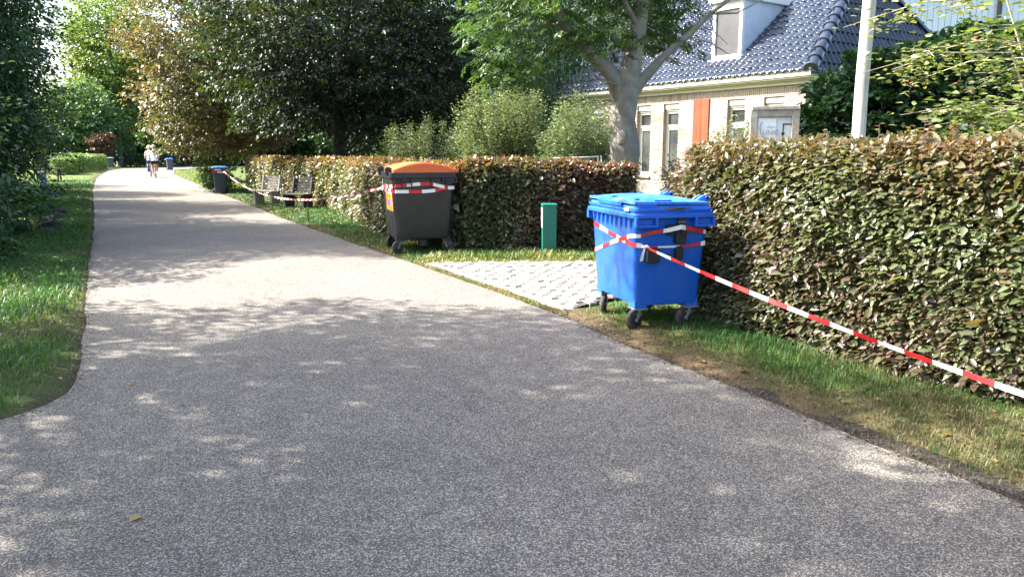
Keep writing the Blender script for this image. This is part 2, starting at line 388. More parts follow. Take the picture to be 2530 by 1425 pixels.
GCOL = dict(green=(.05, .085, .02), lush=(.035, .085, .02), straw=(.13, .105, .055), soil=(.105, .076, .05), mud=(.035, .03, .027))
def along(E, T):            # point on resampled edge E at index-fraction arrays
    i = np.clip(T, 0, len(E)-1.001); k = i.astype(int); f = (i-k)[:, None]; return E[k]*(1-f) + E[k+1]*f
def sub(E, y0, y1):
    return E[(E[:, 1] >= y0) & (E[:, 1] <= y1)]
def verge(name, A, B, ns, nt_, soilfn, greens, label, z0=-.02, bumpz=.025, seed=0):
    """a strip of rough ground between the polylines A (road edge) and B"""
    rng = np.random.default_rng(seed)
    ta = np.linspace(0, len(A)-1.001, ns); tb = np.linspace(0, len(B)-1.001, ns)
    a = along(A, ta); b = along(B, tb); t = np.linspace(0, 1, nt_)
    X = a[:, None]*(1-t)[None, :, None] + b[:, None]*t[None, :, None]
    P = np.zeros((ns*nt_, 3)); P[:, :2] = X.reshape(-1, 2)
    d = np.linalg.norm(P[:, :2] - np.repeat(a, nt_, 0), axis=1)
    f1 = Field(rng, 2.5); f2 = Field(rng, 9)
    P[:, 2] = z0 + np.minimum(d*.12, .03) + (f1(P)*.5 + f2(P)*.5)*bumpz*np.clip(d*6, 0, 1)
    s = np.clip(soilfn(d) + .22*f1(P) + .1*f2(P), 0, 1)[:, None]
    fg = (.5+.4*f1(P*.5))[:, None]; gc = np.array(greens[0])*fg + np.array(greens[1])*(1-fg)
    mud = np.clip(1-d/.07, 0, 1)[:, None]*.8
    col = (gc*(1-s) + np.array(GCOL["soil"])*s)*(1-mud) + np.array(GCOL["mud"])*mud
    i = np.arange(ns-1)[:, None]*nt_ + np.arange(nt_-1)[None]; i = i.ravel()
    F = np.stack([i, i+1, i+nt_+1, i+nt_], 1)
    o = mobj(name, np_mesh(name, P, F, SOIL, col, smooth=True)); tag(o, label, "verge", kind="structure")
    return dict(P=P.reshape(ns, nt_, 3), s=s.reshape(ns, nt_), d=d.reshape(ns, nt_))
def blades(v, n, hmin, hmax, cols, seed, soil_keep=.25, wid=.005):
    rng = np.random.default_rng(seed); ns, nt_ = v["s"].shape
    # pick cells by area and by how grassy they are
    Pg = v["P"]; A = np.linalg.norm(np.cross(Pg[1:, :-1]-Pg[:-1, :-1], Pg[:-1, 1:]-Pg[:-1, :-1]), axis=2)
    dist = np.linalg.norm(Pg[:-1, :-1]-np.array([0, 0, 1.65]), axis=2)
    w = A*(np.maximum(1-v["s"][:-1, :-1], soil_keep*.5))**1.3/np.maximum(dist, 3)**1.25
    k = rng.choice(w.size, n, p=(w/w.sum()).ravel()); i, j = k//w.shape[1], k % w.shape[1]
    u, t = rng.random(n)[:, None], rng.random(n)[:, None]
    P = (Pg[i, j]*(1-u)+Pg[i+1, j]*u)*(1-t) + (Pg[i, j+1]*(1-u)+Pg[i+1, j+1]*u)*t
    ff = Field(rng, 1.6); h = (hmin + (hmax-hmin)*rng.random(n)**1.6)*(1+.45*ff(P))*(1-.55*v["s"][i, j]); h = np.clip(h, .012, None)
    sc = np.clip(np.linalg.norm(P[:, :2], axis=1)/6, 1, 4)
    a = rng.random(n)*6.283; lean = .35 + rng.random(n)*1.1; dr = np.stack([np.cos(a), np.sin(a), np.zeros(n)], 1)
    sd = np.stack([-np.sin(a), np.cos(a), np.zeros(n)], 1)*(wid*sc)[:, None]
    P = P - np.array([0, 0, .004]); up = np.array([0, 0, 1.])
    m1 = P + up*h[:, None]*.6 + dr*(h*lean*.25)[:, None]; tip = P + up*(h*(1-.25*lean))[:, None] + dr*(h*lean*.8)[:, None]
    V = np.stack([P-sd, P+sd, m1+sd*.75, m1-sd*.75, tip], 1).reshape(-1, 3); o = np.arange(n)[:, None]*5
    F = np.concatenate([o+np.array([[0, 1, 2]]), o+np.array([[0, 2, 3]]), o+np.array([[3, 2, 4]])], 0)
    f = .5 + .3*ff(P*1.7) + rng.normal(size=n)*.15 - .75*v["s"][i, j]
    return V, F, np.repeat(palette(rng, f, cols, .2), 5, 0)
GRASS_COLS = [(.12, .095, .05), (.12, .115, .045), (.075, .13, .03), (.05, .12, .025), (.04, .13, .025)]
grass_parts = []
HEDGE_R = [(4.85, 2.0), (3.42, 4.75), (2.86, 5.6), (2.44, 6.45), (2.08, 7.15), (1.80, 7.85)]        # foot of the hedge, road side
v1 = verge("verge_by_hedge", sub(RE, 1.2, 7.95), resample([(5.6, 1.5)] + HEDGE_R[1:] + [(1.62, 8.6)], .15), 160, 34,
           lambda d: np.clip(1.0-d/.75, 0, 1)*.95, (GCOL["green"], GCOL["straw"]), "worn grass verge between the lane and the tall hedge", seed=11)
grass_parts.append(blades(v1, 36000, .02, .085, GRASS_COLS[:1]+GRASS_COLS[2:]+[(.035, .115, .03)], 21, .3, .0026))
MIDH = [(-1.05, 12.95), (-2.6, 15.6), (-5.1, 22.4), (-7.75, 26.6), (-11.2, 32.6)]
v2 = verge("verge_by_containers", sub(RE, 11.75, 34), resample([(-.35, 12.6), (-1.4, 13.6)] + MIDH[1:] + [(-12.0, 35)], .15), 190, 24,
           lambda d: np.clip(.8-d/.6, 0, 1)*.8, (GCOL["green"], (.10, .12, .035)), "mown grass verge under the containers along the low hedge", seed=12)
grass_parts.append(blades(v2, 26000, .025, .08, GRASS_COLS[1:], 22, .3, .0035))
v2b = verge("verge_by_post", np.array([(-1.55, 11.72), (.2, 11.86), (3.0, 11.9)]), np.array([(-.9, 13.1), (.3, 13.1), (3.0, 13.1)]), 80, 18,
            lambda d: np.clip(.5-d/.4, 0, 1), (GCOL["green"], (.16, .15, .06)), "strip of long grass between the paving and the low hedge", seed=15)
grass_parts.append(blades(v2b, 7000, .03, .13, [(.3, .26, .1), (.2, .2, .07), (.1, .16, .04), (.07, .14, .03)], 25, .4, .0035))
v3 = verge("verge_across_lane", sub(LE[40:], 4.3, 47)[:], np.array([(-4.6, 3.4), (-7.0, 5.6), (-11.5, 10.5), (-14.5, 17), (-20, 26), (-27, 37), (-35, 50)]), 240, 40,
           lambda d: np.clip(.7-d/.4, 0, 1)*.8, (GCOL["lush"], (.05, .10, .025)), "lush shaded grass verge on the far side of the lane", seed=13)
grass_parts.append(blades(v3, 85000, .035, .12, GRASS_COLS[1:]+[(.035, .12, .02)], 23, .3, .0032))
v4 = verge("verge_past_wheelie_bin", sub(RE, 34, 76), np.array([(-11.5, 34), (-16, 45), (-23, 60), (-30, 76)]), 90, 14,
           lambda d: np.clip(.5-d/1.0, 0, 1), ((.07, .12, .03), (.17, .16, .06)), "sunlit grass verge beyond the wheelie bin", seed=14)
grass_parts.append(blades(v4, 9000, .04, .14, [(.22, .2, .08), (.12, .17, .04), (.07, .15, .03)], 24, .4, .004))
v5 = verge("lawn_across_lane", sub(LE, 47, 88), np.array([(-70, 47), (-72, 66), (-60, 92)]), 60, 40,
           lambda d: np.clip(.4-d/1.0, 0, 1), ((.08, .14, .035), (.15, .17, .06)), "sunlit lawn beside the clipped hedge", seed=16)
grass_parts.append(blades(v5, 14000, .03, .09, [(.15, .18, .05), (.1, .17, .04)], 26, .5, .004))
v6 = verge("paving_edge", sub(RE, 7.7, 11.75), sub(RE, 7.7, 11.75) + np.array([.11, .05]), 60, 6, lambda d: .5+0*d, (GCOL["green"], GCOL["straw"]), "weedy strip of soil between the asphalt and the paving", z0=-.008, bumpz=.012, seed=17)
grass_parts.append(blades(v6, 2600, .015, .07, [(.22, .17, .08), (.13, .15, .05), (.08, .14, .035)], 27, .6, .003))
for (V, F, C), nm in zip(grass_parts, ["short sparse grass on the worn verge by the tall hedge", "short green grass around the container wheels", "long yellowing grass tufts at the green post",
                                       "lush green grass across the lane", "sunlit grass beyond the wheelie bin", "sunlit lawn grass by the clipped hedge", "weeds growing along the edge of the paving"]):
    tag(mobj("grass", np_mesh("grass", V, F, GRASSM, C)), nm, "grass", kind="stuff")

# mud along the road edge with the print of a tyre tread
rng = np.random.default_rng(5); mt = MB(); e = sub(RE, 1.6, 5.6)[::-1]
T = np.gradient(e, axis=0); T /= np.linalg.norm(T, axis=1, keepdims=True); Nn = np.stack([-T[:, 1], T[:, 0]], 1); Nn *= np.sign(Nn[:, :1])
for lo, hi, z in ((.03, .24, -.006),):
    n = len(e); prof = [(lo, -.02), (lo+.03, z), (lo+.11, z+.003), (hi-.03, z), (hi, -.02)]
    V = np.array([[e[i, 0]+Nn[i, 0]*a, e[i, 1]+Nn[i, 1]*a, zz+rng.normal()*.0015] for i in range(n) for a, zz in prof]); k = len(prof)
    idx = (np.arange(n-1)[:, None]*k + np.arange(k-1)[None]).ravel(); F = np.stack([idx, idx+1, idx+k+1, idx+k], 1)
    mud = mobj("mud_strip", np_mesh("mud_strip", V, F, SOIL, np.tile(np.array([[.05, .043, .037]]), (len(V), 1)), smooth=True))
    tag(mud, "strip of dark mud with a tyre print along the road edge", "mud", kind="structure")
ridge = MB()
for i in range(0, len(e)-1):
    for h in range(3):
        p = e[i] + (e[i+1]-e[i])*h/3; a = math.atan2(T[i, 1], T[i, 0])
        if rng.random() < .15: continue
        for q, tw in ((.09, .7), (.175, -.7)):
            c = p + Nn[i]*q; ridge.M = Matrix.Translation((c[0], c[1], .001)) @ Matrix.Rotation(a+math.pi/2+tw, 4, 'Z')
            ridge.box((-.036-.01*rng.random(), -.006, -.012), (.036, .006, -.004+rng.random()*.003))
rd = ridge.build("tread_ridges", pm("mud_ridge", (.035, .03, .027), (.06, .052, .044), 30, .9, world_pos=True), mud); rd["kind"] = "stuff"

# driveway of setts: a bed of sand, rows of stones, a flat kerb band along the lane
def in_drive(x, y):
    xe = np.interp(y, RE[:, 1], RE[:, 0]) if False else None
    return True
db = MB(); db.add([(-1.50, 11.78, -.012), (-.32, 9.45, -.012), (.46, 7.98, -.012), (1.1, 8.75, -.012), (2.3, 9.6, -.012), (7.5, 10.8, -.012), (7.5, 12.0, -.012), (.2, 11.86, -.012)], [tuple(range(8))])
drive = db.build("driveway", JOINT); tag(drive, "pale stone sett driveway turning off the lane", "driveway", kind="structure")
rd_dir = np.array([-1.51-.45, 11.61-7.9]); rd_dir /= np.linalg.norm(rd_dir); rd_nrm = np.array([rd_dir[1], -rd_dir[0]])
kp0 = np.array([.52, 7.98]); klen = np.linalg.norm(np.array([-1.40, 11.66])-kp0)
def sett_mesh(w, l, seed):
    rng = np.random.default_rng(seed); b = MB()
    a = [(x*(1+rng.normal()*.03), y*(1+rng.normal()*.03)) for x, y in ((-w/2, -l/2), (w/2, -l/2), (w/2, l/2), (-w/2, l/2))]
    L = [[(x, y, -.05) for x, y in a], [(x, y, -.006) for x, y in a], [(x*.84, y*.90, .006+rng.normal()*.001) for x, y in a]]
    b.loops(L, False, True); return b.mesh("sett", SETT)
setts = [sett_mesh(.098, .205, s) for s in range(6)]
kerbm = []
for s in range(3):
    b = MB(); b.box((-.075, -.245, -.06), (.075, .245, .012)); me = b.mesh("kerb_block", KERB); kerbm.append(me)
for i in range(int(klen/.5)):
    p = kp0 + rd_dir*(.25+.5*i) + rd_nrm*.10
    o = mobj("kerb_block", kerbm[i % 3], drive); o.location = (p[0], p[1], -.003+rng.normal()*.002); o.rotation_euler = (0, 0, math.atan2(rd_dir[1], rd_dir[0])-math.pi/2)
cand = []
poly = [(-1.36, 11.74), (.56, 8.10), (1.1, 8.80), (2.3, 9.62), (6.5, 10.6), (6.5, 11.88), (.2, 11.84)]
def inside(p, poly):
    c = False
    for i in range(len(poly)):
        (x1, y1), (x2, y2) = poly[i], poly[i-1]
        if (y1 > p[1]) != (y2 > p[1]) and p[0] < (x2-x1)*(p[1]-y1)/(y2-y1)+x1: c = not c
    return c
ang = math.atan2(rd_dir[1], rd_dir[0])
for r_ in range(75):
    for q in range(-6, 40):
        p = kp0 + rd_nrm*(.23 + .114*r_) + rd_dir*(.224*(q + (.5 if r_ % 2 else 0)))
        if inside(p, poly): cand.append((p[0]+rng.normal()*.003, p[1]+rng.normal()*.003, rng.normal()*.004 - .004, ang-math.pi/2+rng.normal()*.025))
cand.sort(key=lambda c: (c[0]-.3)**2*.6 + (c[1]-9.0)**2)
for i, (x, y, z, a) in enumerate(cand[:300]):
    o = mobj("sett", setts[i % 6], drive); o.location = (x, y, z); o.rotation_euler = (rng.normal()*.012, rng.normal()*.012, a)
b = MB()
for i, (x, y, z, a) in enumerate(cand[300:]):
    me = setts[i % 6]; M = Matrix.Translation((x, y, z)) @ Matrix.Rotation(a, 4, 'Z'); b.M = M
    b.add([v.co for v in me.vertices], [tuple(p.vertices) for p in me.polygons])
o = b.build("sett_paving", SETT, drive); o["kind"] = "stuff"

# ------------------------------------------------------------------ hedges
def hedge(name, label, path, thick, h, n, L, W, cols, seed, hfn=None, mat=None, red_top=0.0, shoots=60, singles=0, six=True, lump=.05, group=None, topcols=None, core=.35):
    rng = np.random.default_rng(seed); P = resample(path, .1); m = len(P)
    root = empty(name, (float(P[0, 0]), float(P[0, 1]), 0)); tag(root, label, "hedge", group); O = np.array([P[0, 0], P[0, 1], 0.])
    T = np.gradient(P, axis=0); T /= np.linalg.norm(T, axis=1, keepdims=True); Nn = np.stack([-T[:, 1], T[:, 0]], 1)
    length = .1*m; aS, aT, aE = length*h, length*thick, thick*h*.8
    tot = 2*aS + aT + 2*aE; f1 = Field(rng, 3.2); f2 = Field(rng, 1.2)
    def sample(k, depth):
        u = rng.random(k)*tot; ii = rng.random(k)*(m-1.001); c = along(P, ii); t = along(T, ii); nn = along(Nn, ii)
        hz = h*np.ones(k) if hfn is None else hfn(c)
        z = rng.random(k)*hz; q = (rng.random(k)-.5)*thick; out = np.zeros((k, 3)); pos_ = np.zeros((k, 3))
        e = rng.exponential(depth, k); e = np.minimum(e, thick*.45)
        side = u < 2*aS; s = np.where(u < aS, 1., -1.)
        top = (u >= 2*aS) & (u < 2*aS+aT); end = u >= 2*aS+aT; e0 = end & (u < 2*aS+aT+aE)
        out[:, :2] = np.where(side[:, None], nn*s[:, None], 0); out[top, 2] = 1
        c = np.where(end[:, None], np.where(e0[:, None], P[0], P[-1]), c); t2 = np.where(e0[:, None], -T[0], T[-1]); out[end, :2] = t2[end]
        nn = np.where(end[:, None], np.where(e0[:, None], Nn[0], Nn[-1]), nn)
        q = np.where(side, s*thick/2, q); pos_[:, :2] = c + nn*q[:, None]; pos_[:, 2] = np.where(top, hz, z)
        # round the shoulders
        sh = np.clip((pos_[:, 2]-(hz-.22))/.22, 0, 1); sq = np.clip((np.abs(q)-(thick/2-.2))/.2, 0, 1)
        pos_[:, :2] -= nn*(np.sign(q)*sh**2*.11*side)[:, None]; pos_[:, 2] -= np.where(top, sq**2*.11, 0)
        bm_ = lump*f1(pos_) + lump*.6*f2(pos_*2.5); pos_ += out*(bm_ - e)[:, None]
        return pos_, out, t, e, hz
    Q, out, t, e, hz = sample(n, .05)
    t3 = np.concatenate([t, np.zeros((n, 1))], 1)
    D = out*.75 + t3*rng.normal(size=(n, 1))*.75 + rng.normal(size=(n, 3))*.28 + np.array([0, 0, -.22])
    N = out*.55 + np.array([0, 0, .85]) + rng.normal(size=(n, 3))*.36
    sz = np.exp(rng.normal(size=n)*.25)
    fcol = .5 + .42*f2(Q*.9) + rng.normal(size=n)*.16; col = palette(rng, fcol, cols, .22)
    if red_top:
        w = np.clip((Q[:, 2]/hz-.80)/.2 + .35*f1(Q*.7), 0, 1)*red_top*(rng.random(n)**.4); tc = np.array(topcols or [(.19, .075, .045), (.22, .12, .065), (.17, .14, .07)])
        col = col*(1-w[:, None]) + tc[rng.integers(0, len(tc), n)]*w[:, None]
    keep = np.ones(n, bool)
    if singles:
        dist = np.linalg.norm(Q-np.array([0, 0, 1.65]), axis=1)
        vis = (e < .03) & (Q[:, 0] < Q[:, 1]*.66+.02) & (Q[:, 2] < 1.65 + .16*Q[:, 1]) & (Q[:, 2] > 1.65-.53*Q[:, 1]) & ((out[:, 0] < -.2) | (out[:, 2] > .5))
        order = np.argsort(np.where(vis, dist, 1e9))[:singles]; keep[order] = False
        var = []
        for i in range(8):
            mesh = leaf_mesh("leaf", np.zeros((1, 3)), np.array([[1., 0, 0]]), np.array([[0, 0, 1.]]), 1.0, W/L, col[order[i*7:i*7+1]], mat or LEAF, True)
            var.append(mesh)
        for j, i in enumerate(order):
            d = Vector(D[i]).normalized(); nv = Vector(N[i]); s_ = nv.cross(d).normalized(); u_ = d.cross(s_)
            M = Matrix((d, s_, u_)).transposed().to_4x4(); M.translation = Vector(Q[i]-O); M = M @ Matrix.Scale(L*sz[i], 4)
            o = mobj("leaf", var[j % 8], root); o.matrix_local = M
    me = leaf_mesh("foliage", (Q-O)[keep], D[keep], N[keep], (L*sz)[keep], (W*sz)[keep], col[keep], mat or LEAF, six)
    o = mobj("foliage", me, root); o["kind"] = "stuff"
    # dense inner leaves and twigs
    k = int(n*core); Q2, out2, t2, e2, _ = sample(k, .2)
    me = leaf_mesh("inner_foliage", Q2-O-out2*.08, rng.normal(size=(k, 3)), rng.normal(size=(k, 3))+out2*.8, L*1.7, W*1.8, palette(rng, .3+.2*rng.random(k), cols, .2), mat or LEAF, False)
    o = mobj("inner_foliage", me, root); o["kind"] = "stuff"
    b = MB()
    for i in range(int(length*9)):
        j = rng.integers(0, m); c = P[j] + Nn[j]*(rng.random()-.5)*thick*.6; hh = h*(.7+.25*rng.random())
        p = Vector((c[0]-O[0], c[1]-O[1], -.03)); w = rng.normal(size=3)*.10
        b.tube([p, p+Vector((w[0], w[1], hh*.5)), p+Vector((w[0]*2, w[1]*2+.05, hh*.92))], [.016, .011, .004], 5)
    # young shoots that escaped the last trim
    SP, SD, SN = [], [], []
    for i in range(shoots):
        j = rng.integers(0, m); c = P[j] + Nn[j]*(rng.random()-.5)*thick*.9; hz1 = h if hfn is None else hfn(P[j:j+1])[0]
        p = Vector((c[0]-O[0], c[1]-O[1], hz1-.08)); ln = .05+.13*rng.random()**2; w = Vector(rng.normal(size=3)*.35); w.z = 1; tip = p + w.normalized()*(ln+.05)
        b.tube([p, p.lerp(tip, .5), tip], [.003, .0025, .0012], 4)
        for q in range(7):
            a = p.lerp(tip, .35+.65*q/6); an = rng.random()*6.28
            SP.append(a[:]); SD.append((math.cos(an), math.sin(an), .5*rng.random())); SN.append((rng.normal()*.4, rng.normal()*.4, 1))
    o = mobj("branches", b.mesh("branches", TWIG, fix=False), root); o["kind"] = "stuff"
    if shoots:
        tc = np.array(topcols or [(.19, .075, .045), (.22, .12, .065), (.17, .14, .07)])
        me = leaf_mesh("shoots", np.array(SP), np.array(SD), np.array(SN), L*.8, W*.75, tc[rng.integers(0, len(tc), len(SP))]*(.7+.6*rng.random((len(SP), 1))), mat or LEAF, True)
        o = mobj("shoots", me, root); o["kind"] = "stuff"
    return root
def offset_path(P, d):
    P = resample(P, .2); T = np.gradient(P, axis=0); T /= np.linalg.norm(T, axis=1, keepdims=True); return P + np.stack([T[:, 1], -T[:, 0]], 1)*d
BEECH = [(.085, .048, .038), (.105, .085, .048), (.105, .12, .05), (.08, .11, .045), (.12, .135, .062), (.125, .115, .058), (.095, .06, .045)]
hp = [(4.85, 2.0), (3.42, 4.75), (2.44, 6.45), (1.85, 7.7), (1.78, 8.25)]
hp = offset_path(hp, .52)
hedge("beech_hedge", "tall green and bronze beech hedge running beside the blue container", hp, .95, 1.74, 76000, .060, .029, BEECH, 31,
      mat=LEAF_GLOSS, red_top=.62, shoots=170, singles=300, lump=.045)
hedge("beech_hedge", "beech hedge along the near side of the paved driveway", [(2.0, 8.66), (3.1, 9.05), (6.2, 10.0)], .8, 1.55, 16000, .06, .036, BEECH, 33, mat=LEAF_GLOSS, red_top=.6, shoots=40, lump=.06,
      hfn=lambda c: 1.48+.12*np.clip((c[:, 0]-2.0)/.8, 0, 1))
hm = offset_path([(-1.1, 12.95), (-2.65, 15.6), (-5.15, 22.4), (-7.75, 26.6), (-11.1, 32.4)], .42)
hedge("beech_hedge", "low bronze-topped beech hedge following the lane behind the benches", hm, .8, 1.46, 52000, .085, .052, BEECH[1:]+[(.12, .13, .04)], 35, mat=LEAF_GLOSS, red_top=.8, shoots=110, lump=.05, six=False,
      topcols=[(.28, .105, .05), (.30, .17, .07), (.22, .18, .07)])
hedge("beech_hedge", "low beech hedge behind the green post on the driveway", [(-.75, 13.42), (.4, 13.38), (2.05, 13.42)], .8, 1.47, 20000, .072, .044, BEECH, 37, mat=LEAF_GLOSS, red_top=.75, shoots=70, lump=.06,
      hfn=lambda c: 1.5-.06*c[:, 0]/2)
BOX = [(.08, .15, .035), (.12, .19, .045), (.16, .22, .06)]
hedge("clipped_hedge", "clipped bright green hedge with flat top beside the sunlit lawn", [(-33.6, 58.5), (-36.3, 63.5)], 1.5, 1.25, 9000, .09, .055, BOX, 41, shoots=10, six=False, lump=.06)
hedge("clipped_hedge", "long clipped hedge reaching up to the two grey-lidded bins", [(-36.6, 64.5), (-44.6, 84.0)], 1.6, 1.45, 15000, .13, .08, BOX, 43, shoots=20, six=False, lump=.1)
hedge("clipped_hedge", "dark low hedge at the bend of the lane", [(-45.5, 92), (-40, 101), (-34, 108)], 1.3, 1.5, 9000, .15, .1, [(.02, .05, .02), (.035, .075, .025)], 45, shoots=10, six=False, lump=.1)

# ------------------------------------------------------------------ wheeled containers
def rr_body(b, levels, r, mi=0, cap0=True, cap1=False):
    b.loops([rrect(w, l, r, z) for w, l, z in levels], cap0, cap1, mi)
def caster(root, x, y, zt, swivel, rad=.095):
    f = MB()
    f.box((-.055, -.05, zt-.012), (.055, .05, zt))
    c, s = math.cos(swivel), math.sin(swivel); off = .045
    f.M = Matrix.Rotation(swivel, 4, 'Z')
    f.tube([(0, 0, zt-.012), (0, 0, zt-.04)], .032, 10)
    f.box((-.03, -.034, zt-.052), (.05, .034, zt-.04))
    for sy in (-1, 1):
        y0, y1 = (.030, .035) if sy > 0 else (-.035, -.030)
        f.prism([(-.028, zt-.045), (.03, zt-.045), (.055+.012, rad-.012), (.035, rad-.028), (.018, rad+.01)], 1, y0, y1)
    f.tube([(off, -.04, rad), (off, .04, rad)], .011, 8)
    fk = f.build("caster", STEEL if zt < .21 else RUST, root, bevel=.002); fk.location = (x, y, 0)
    w = MB(); w.M = Matrix.Rotation(swivel, 4, 'Z') @ Matrix.Translation((off, 0, rad)); n = 24; prof = [(-.024, .55), (-.024, .90), (-.016, .985), (0, 1.0), (.016, .985), (.024, .90), (.024, .55)]
    w.loops([[(math.cos(t)*rad*q, yy, math.sin(t)*rad*q) for t in [2*math.pi*j/n for j in range(n)]] for yy, q in prof], False, False)
    o = w.build("tyre", TYRE, fk, smooth=50)
    h = MB(); h.M = w.M; h.loops([[(math.cos(t)*rad*q, yy, math.sin(t)*rad*q) for t in [2*math.pi*j/16 for j in range(16)]] for yy, q in ((-.018, .05), (-.018, .3), (-.012, .58), (.012, .58), (.018, .3), (.018, .05))])
    h.build("hub", DARKM, fk, smooth=40)
    return fk

def ribbon(b, pts, up, width, stripe=.22, phase=0., step=.02, wob=0, seed=0, twist=None):
    """barrier tape along pts; up: width direction (or list of directions, one for each point)"""
    rng = np.random.default_rng(seed)
    P = [Vector(p) for p in pts]; U = [Vector(u) for u in up] if isinstance(up, list) else [Vector(up)]*len(P)
    W = width if isinstance(width, list) else [width]*len(P)
    d = [0]
    for i in range(1, len(P)): d.append(d[-1] + (P[i]-P[i-1]).length)
    S = sorted(set([round(x, 5) for x in np.arange(0, d[-1], step)] + [round(x, 5) for x in d] + [round((k*stripe-phase), 5) for k in range(1, 400) if 0 < k*stripe-phase < d[-1]]))
    L = []
    for s in S:
        i = min(max(int(np.searchsorted(d, s))-1, 0), len(P)-2); f = 0 if d[i+1] == d[i] else (s-d[i])/(d[i+1]-d[i]); f = min(max(f, 0), 1)
        p = P[i].lerp(P[i+1], f); u = U[i].lerp(U[i+1], f).normalized(); w = W[i]*(1-f)+W[i+1]*f
        if twist: 
            t = (P[i+1]-P[i]).normalized(); u = Matrix.Rotation(twist*math.sin(s*2.1+seed), 3, t) @ u
        w *= 1 + wob*math.sin(s*7+seed)
        L.append((p-u*w/2, p+u*w/2))
    n = len(b.v); b.v += [tuple(q) for l in L for q in l]
    for i in range(len(L)-1):
        a = n+2*i; b.f.append((a, a+1, a+3, a+2)); b.m.append(int(math.floor(((S[i]+S[i+1])/2+phase)/stripe)) % 2)

# --- the blue four-wheeled container ---
BX, BY, BYAW = 1.335, 7.62, .258
blue = empty("waste_container", (BX, BY, 0), BYAW)
tag(blue, "blue plastic four-wheeled container with a closed blue lid on the grass", "container")
b = MB(); rr_body(b, [(.60, .94, .235), (.64, .99, .245), (.657, 1.012, .28), (.735, 1.12, 1.04), (.76, 1.16, 1.075)], .055)
body = b.build("body", BLUE, blue, smooth=35)
b = MB()      # double lipped rim
b.loops([rrect(w, l, .06, z) for w, l, z in [(.735, 1.12, 1.055), (.80, 1.22, 1.062), (.82, 1.25, 1.07), (.82, 1.25, 1.10), (.812, 1.24, 1.106), (.780, 1.20, 1.110), (.780, 1.20, 1.128), (.80, 1.222, 1.131), (.80, 1.222, 1.150), (.77, 1.18, 1.154), (.72, 1.10, 1.12)]], False, True)
rim = b.build("rim", BLUE, blue, smooth=30)
for x0, x1 in ((-.395, -.175), (.195, .40)):      # lifting pockets hanging from the rim at each end
    for sy in (-1, 1):
        b = MB(); ya, yb = (-.636, -.585) if sy < 0 else (.585, .636)
        b.box((x0, ya, .985), (x1, yb, 1.006)); b.box((x0, ya, 1.006), (x0+.024, yb, 1.074)); b.box((x1-.024, ya, 1.006), (x1, yb, 1.074))
        b.box((x0+.024, min(abs(ya), abs(yb))*sy - .004, 1.006), (x1-.024, min(abs(ya), abs(yb))*sy + .004, 1.074))
        b.build("lifting_pocket", BLUE, rim, bevel=.003)
for i in range(9):        # gusset ribs under the rim on the long front side
    y = -.46 + i*.115; b = MB()
    b.add([(-.377, y, .93), (-.392, y-.012, 1.062), (-.392, y+.012, 1.062), (-.365, y-.03, 1.062), (-.365, y+.03, 1.062)], [(0, 1, 2), (0, 3, 1), (0, 2, 4)])
    b.build("rib", BLUE, body)
b = MB()
for y in (-.557, ): 
    for x in (-.27, -.06, .28): b.box((x-.004, y-.012, .90), (x+.004, y+.03, 1.02))
b.build("end_rib", BLUE, body)
# lid: lower step, overhanging top plate with a soft crown and cast-in marks
b = MB(); b.loops([rrect(w, l, .05, z) for w, l, z in [(.765, 1.165, 1.155), (.765, 1.165, 1.172), (.70, 1.10, 1.176), (.69, 1.09, 1.196)]], True, False)
b.M = Matrix.Translation((-.015, 0, 0))
nx, ny = 14, 20; wl, ll = .745, 1.16
def lidz(u, v): return 1.205 + .042*(1-abs(2*u-1)**2.6)*(1-abs(2*v-1)**3.0) + .012*(1-u)
top = [[(-wl/2+wl*i/nx, -ll/2+ll*j/ny, lidz(i/nx, j/ny)) for j in range(ny+1)] for i in range(nx+1)]
P = [p for r_ in top for p in r_]; F = [(i*(ny+1)+j, (i+1)*(ny+1)+j, (i+1)*(ny+1)+j+1, i*(ny+1)+j+1) for i in range(nx) for j in range(ny)]
b.add(P, F)
ring = [(i*(ny+1)) for i in range(nx+1)] + [nx*(ny+1)+j for j in range(1, ny+1)] + [(nx-i)*(ny+1)+ny for i in range(1, nx+1)] + [ny-j for j in range(1, ny)]
R0 = [P[i] for i in ring]; R1 = [(p[0], p[1], p[2]-.024) for p in R0]; R2 = [(p[0]*.93, p[1]*.95, p[2]-.026) for p in R0]
b.loops([R0, R1, R2], False, False)
lid = b.build("lid", BLUE_LID, blue, smooth=32)
for x, y, w, l in ((-.33, .05, .05, .07), (-.31, -.44, .04, .05), (-.1, -.545, .17, .03), (.05, .28, .05, .05), (.12, -.1, .05, .06)):
    b = MB(); b.M = Matrix.Translation((0, 0, lidz((x+.39)/wl, (y+.58)/ll)))
    b.box((x-w/2, y-l/2, -.004), (x+w/2, y+l/2, .010)); b.build("lid_boss", BLUE, lid, bevel=.004)
b = MB(); b.box((-.36, -.592, 1.118), (-.17, -.568, 1.20)); b.box((-.405, -.30, 1.160), (-.39, .30, 1.20)); b.build("lid_grip", BLUE, lid, bevel=.006)
for y in (-.40, .36):     # hinge horns at the back
    h = MB(); h.prism([(.27, 1.20), (.33, 1.245), (.37, 1.262), (.425, 1.255), (.43, 1.22), (.425, 1.12), (.385, 1.11), (.38, 1.20)], 1, y-.055, y-.025)
    h.prism([(.27, 1.20), (.33, 1.245), (.37, 1.262), (.425, 1.255), (.43, 1.22), (.425, 1.12), (.385, 1.11), (.38, 1.20)], 1, y+.025, y+.055)
    h.tube([(.40, y-.062, 1.232), (.40, y+.062, 1.232)], .024, 12)
    hg = h.build("hinge", BLUE_LID, blue, bevel=.004); k = MB(); k.tube([(.40, y-.066, 1.232), (.40, y-.060, 1.232)], .015, 10); k.build("hinge_pin", BLACKP, hg)
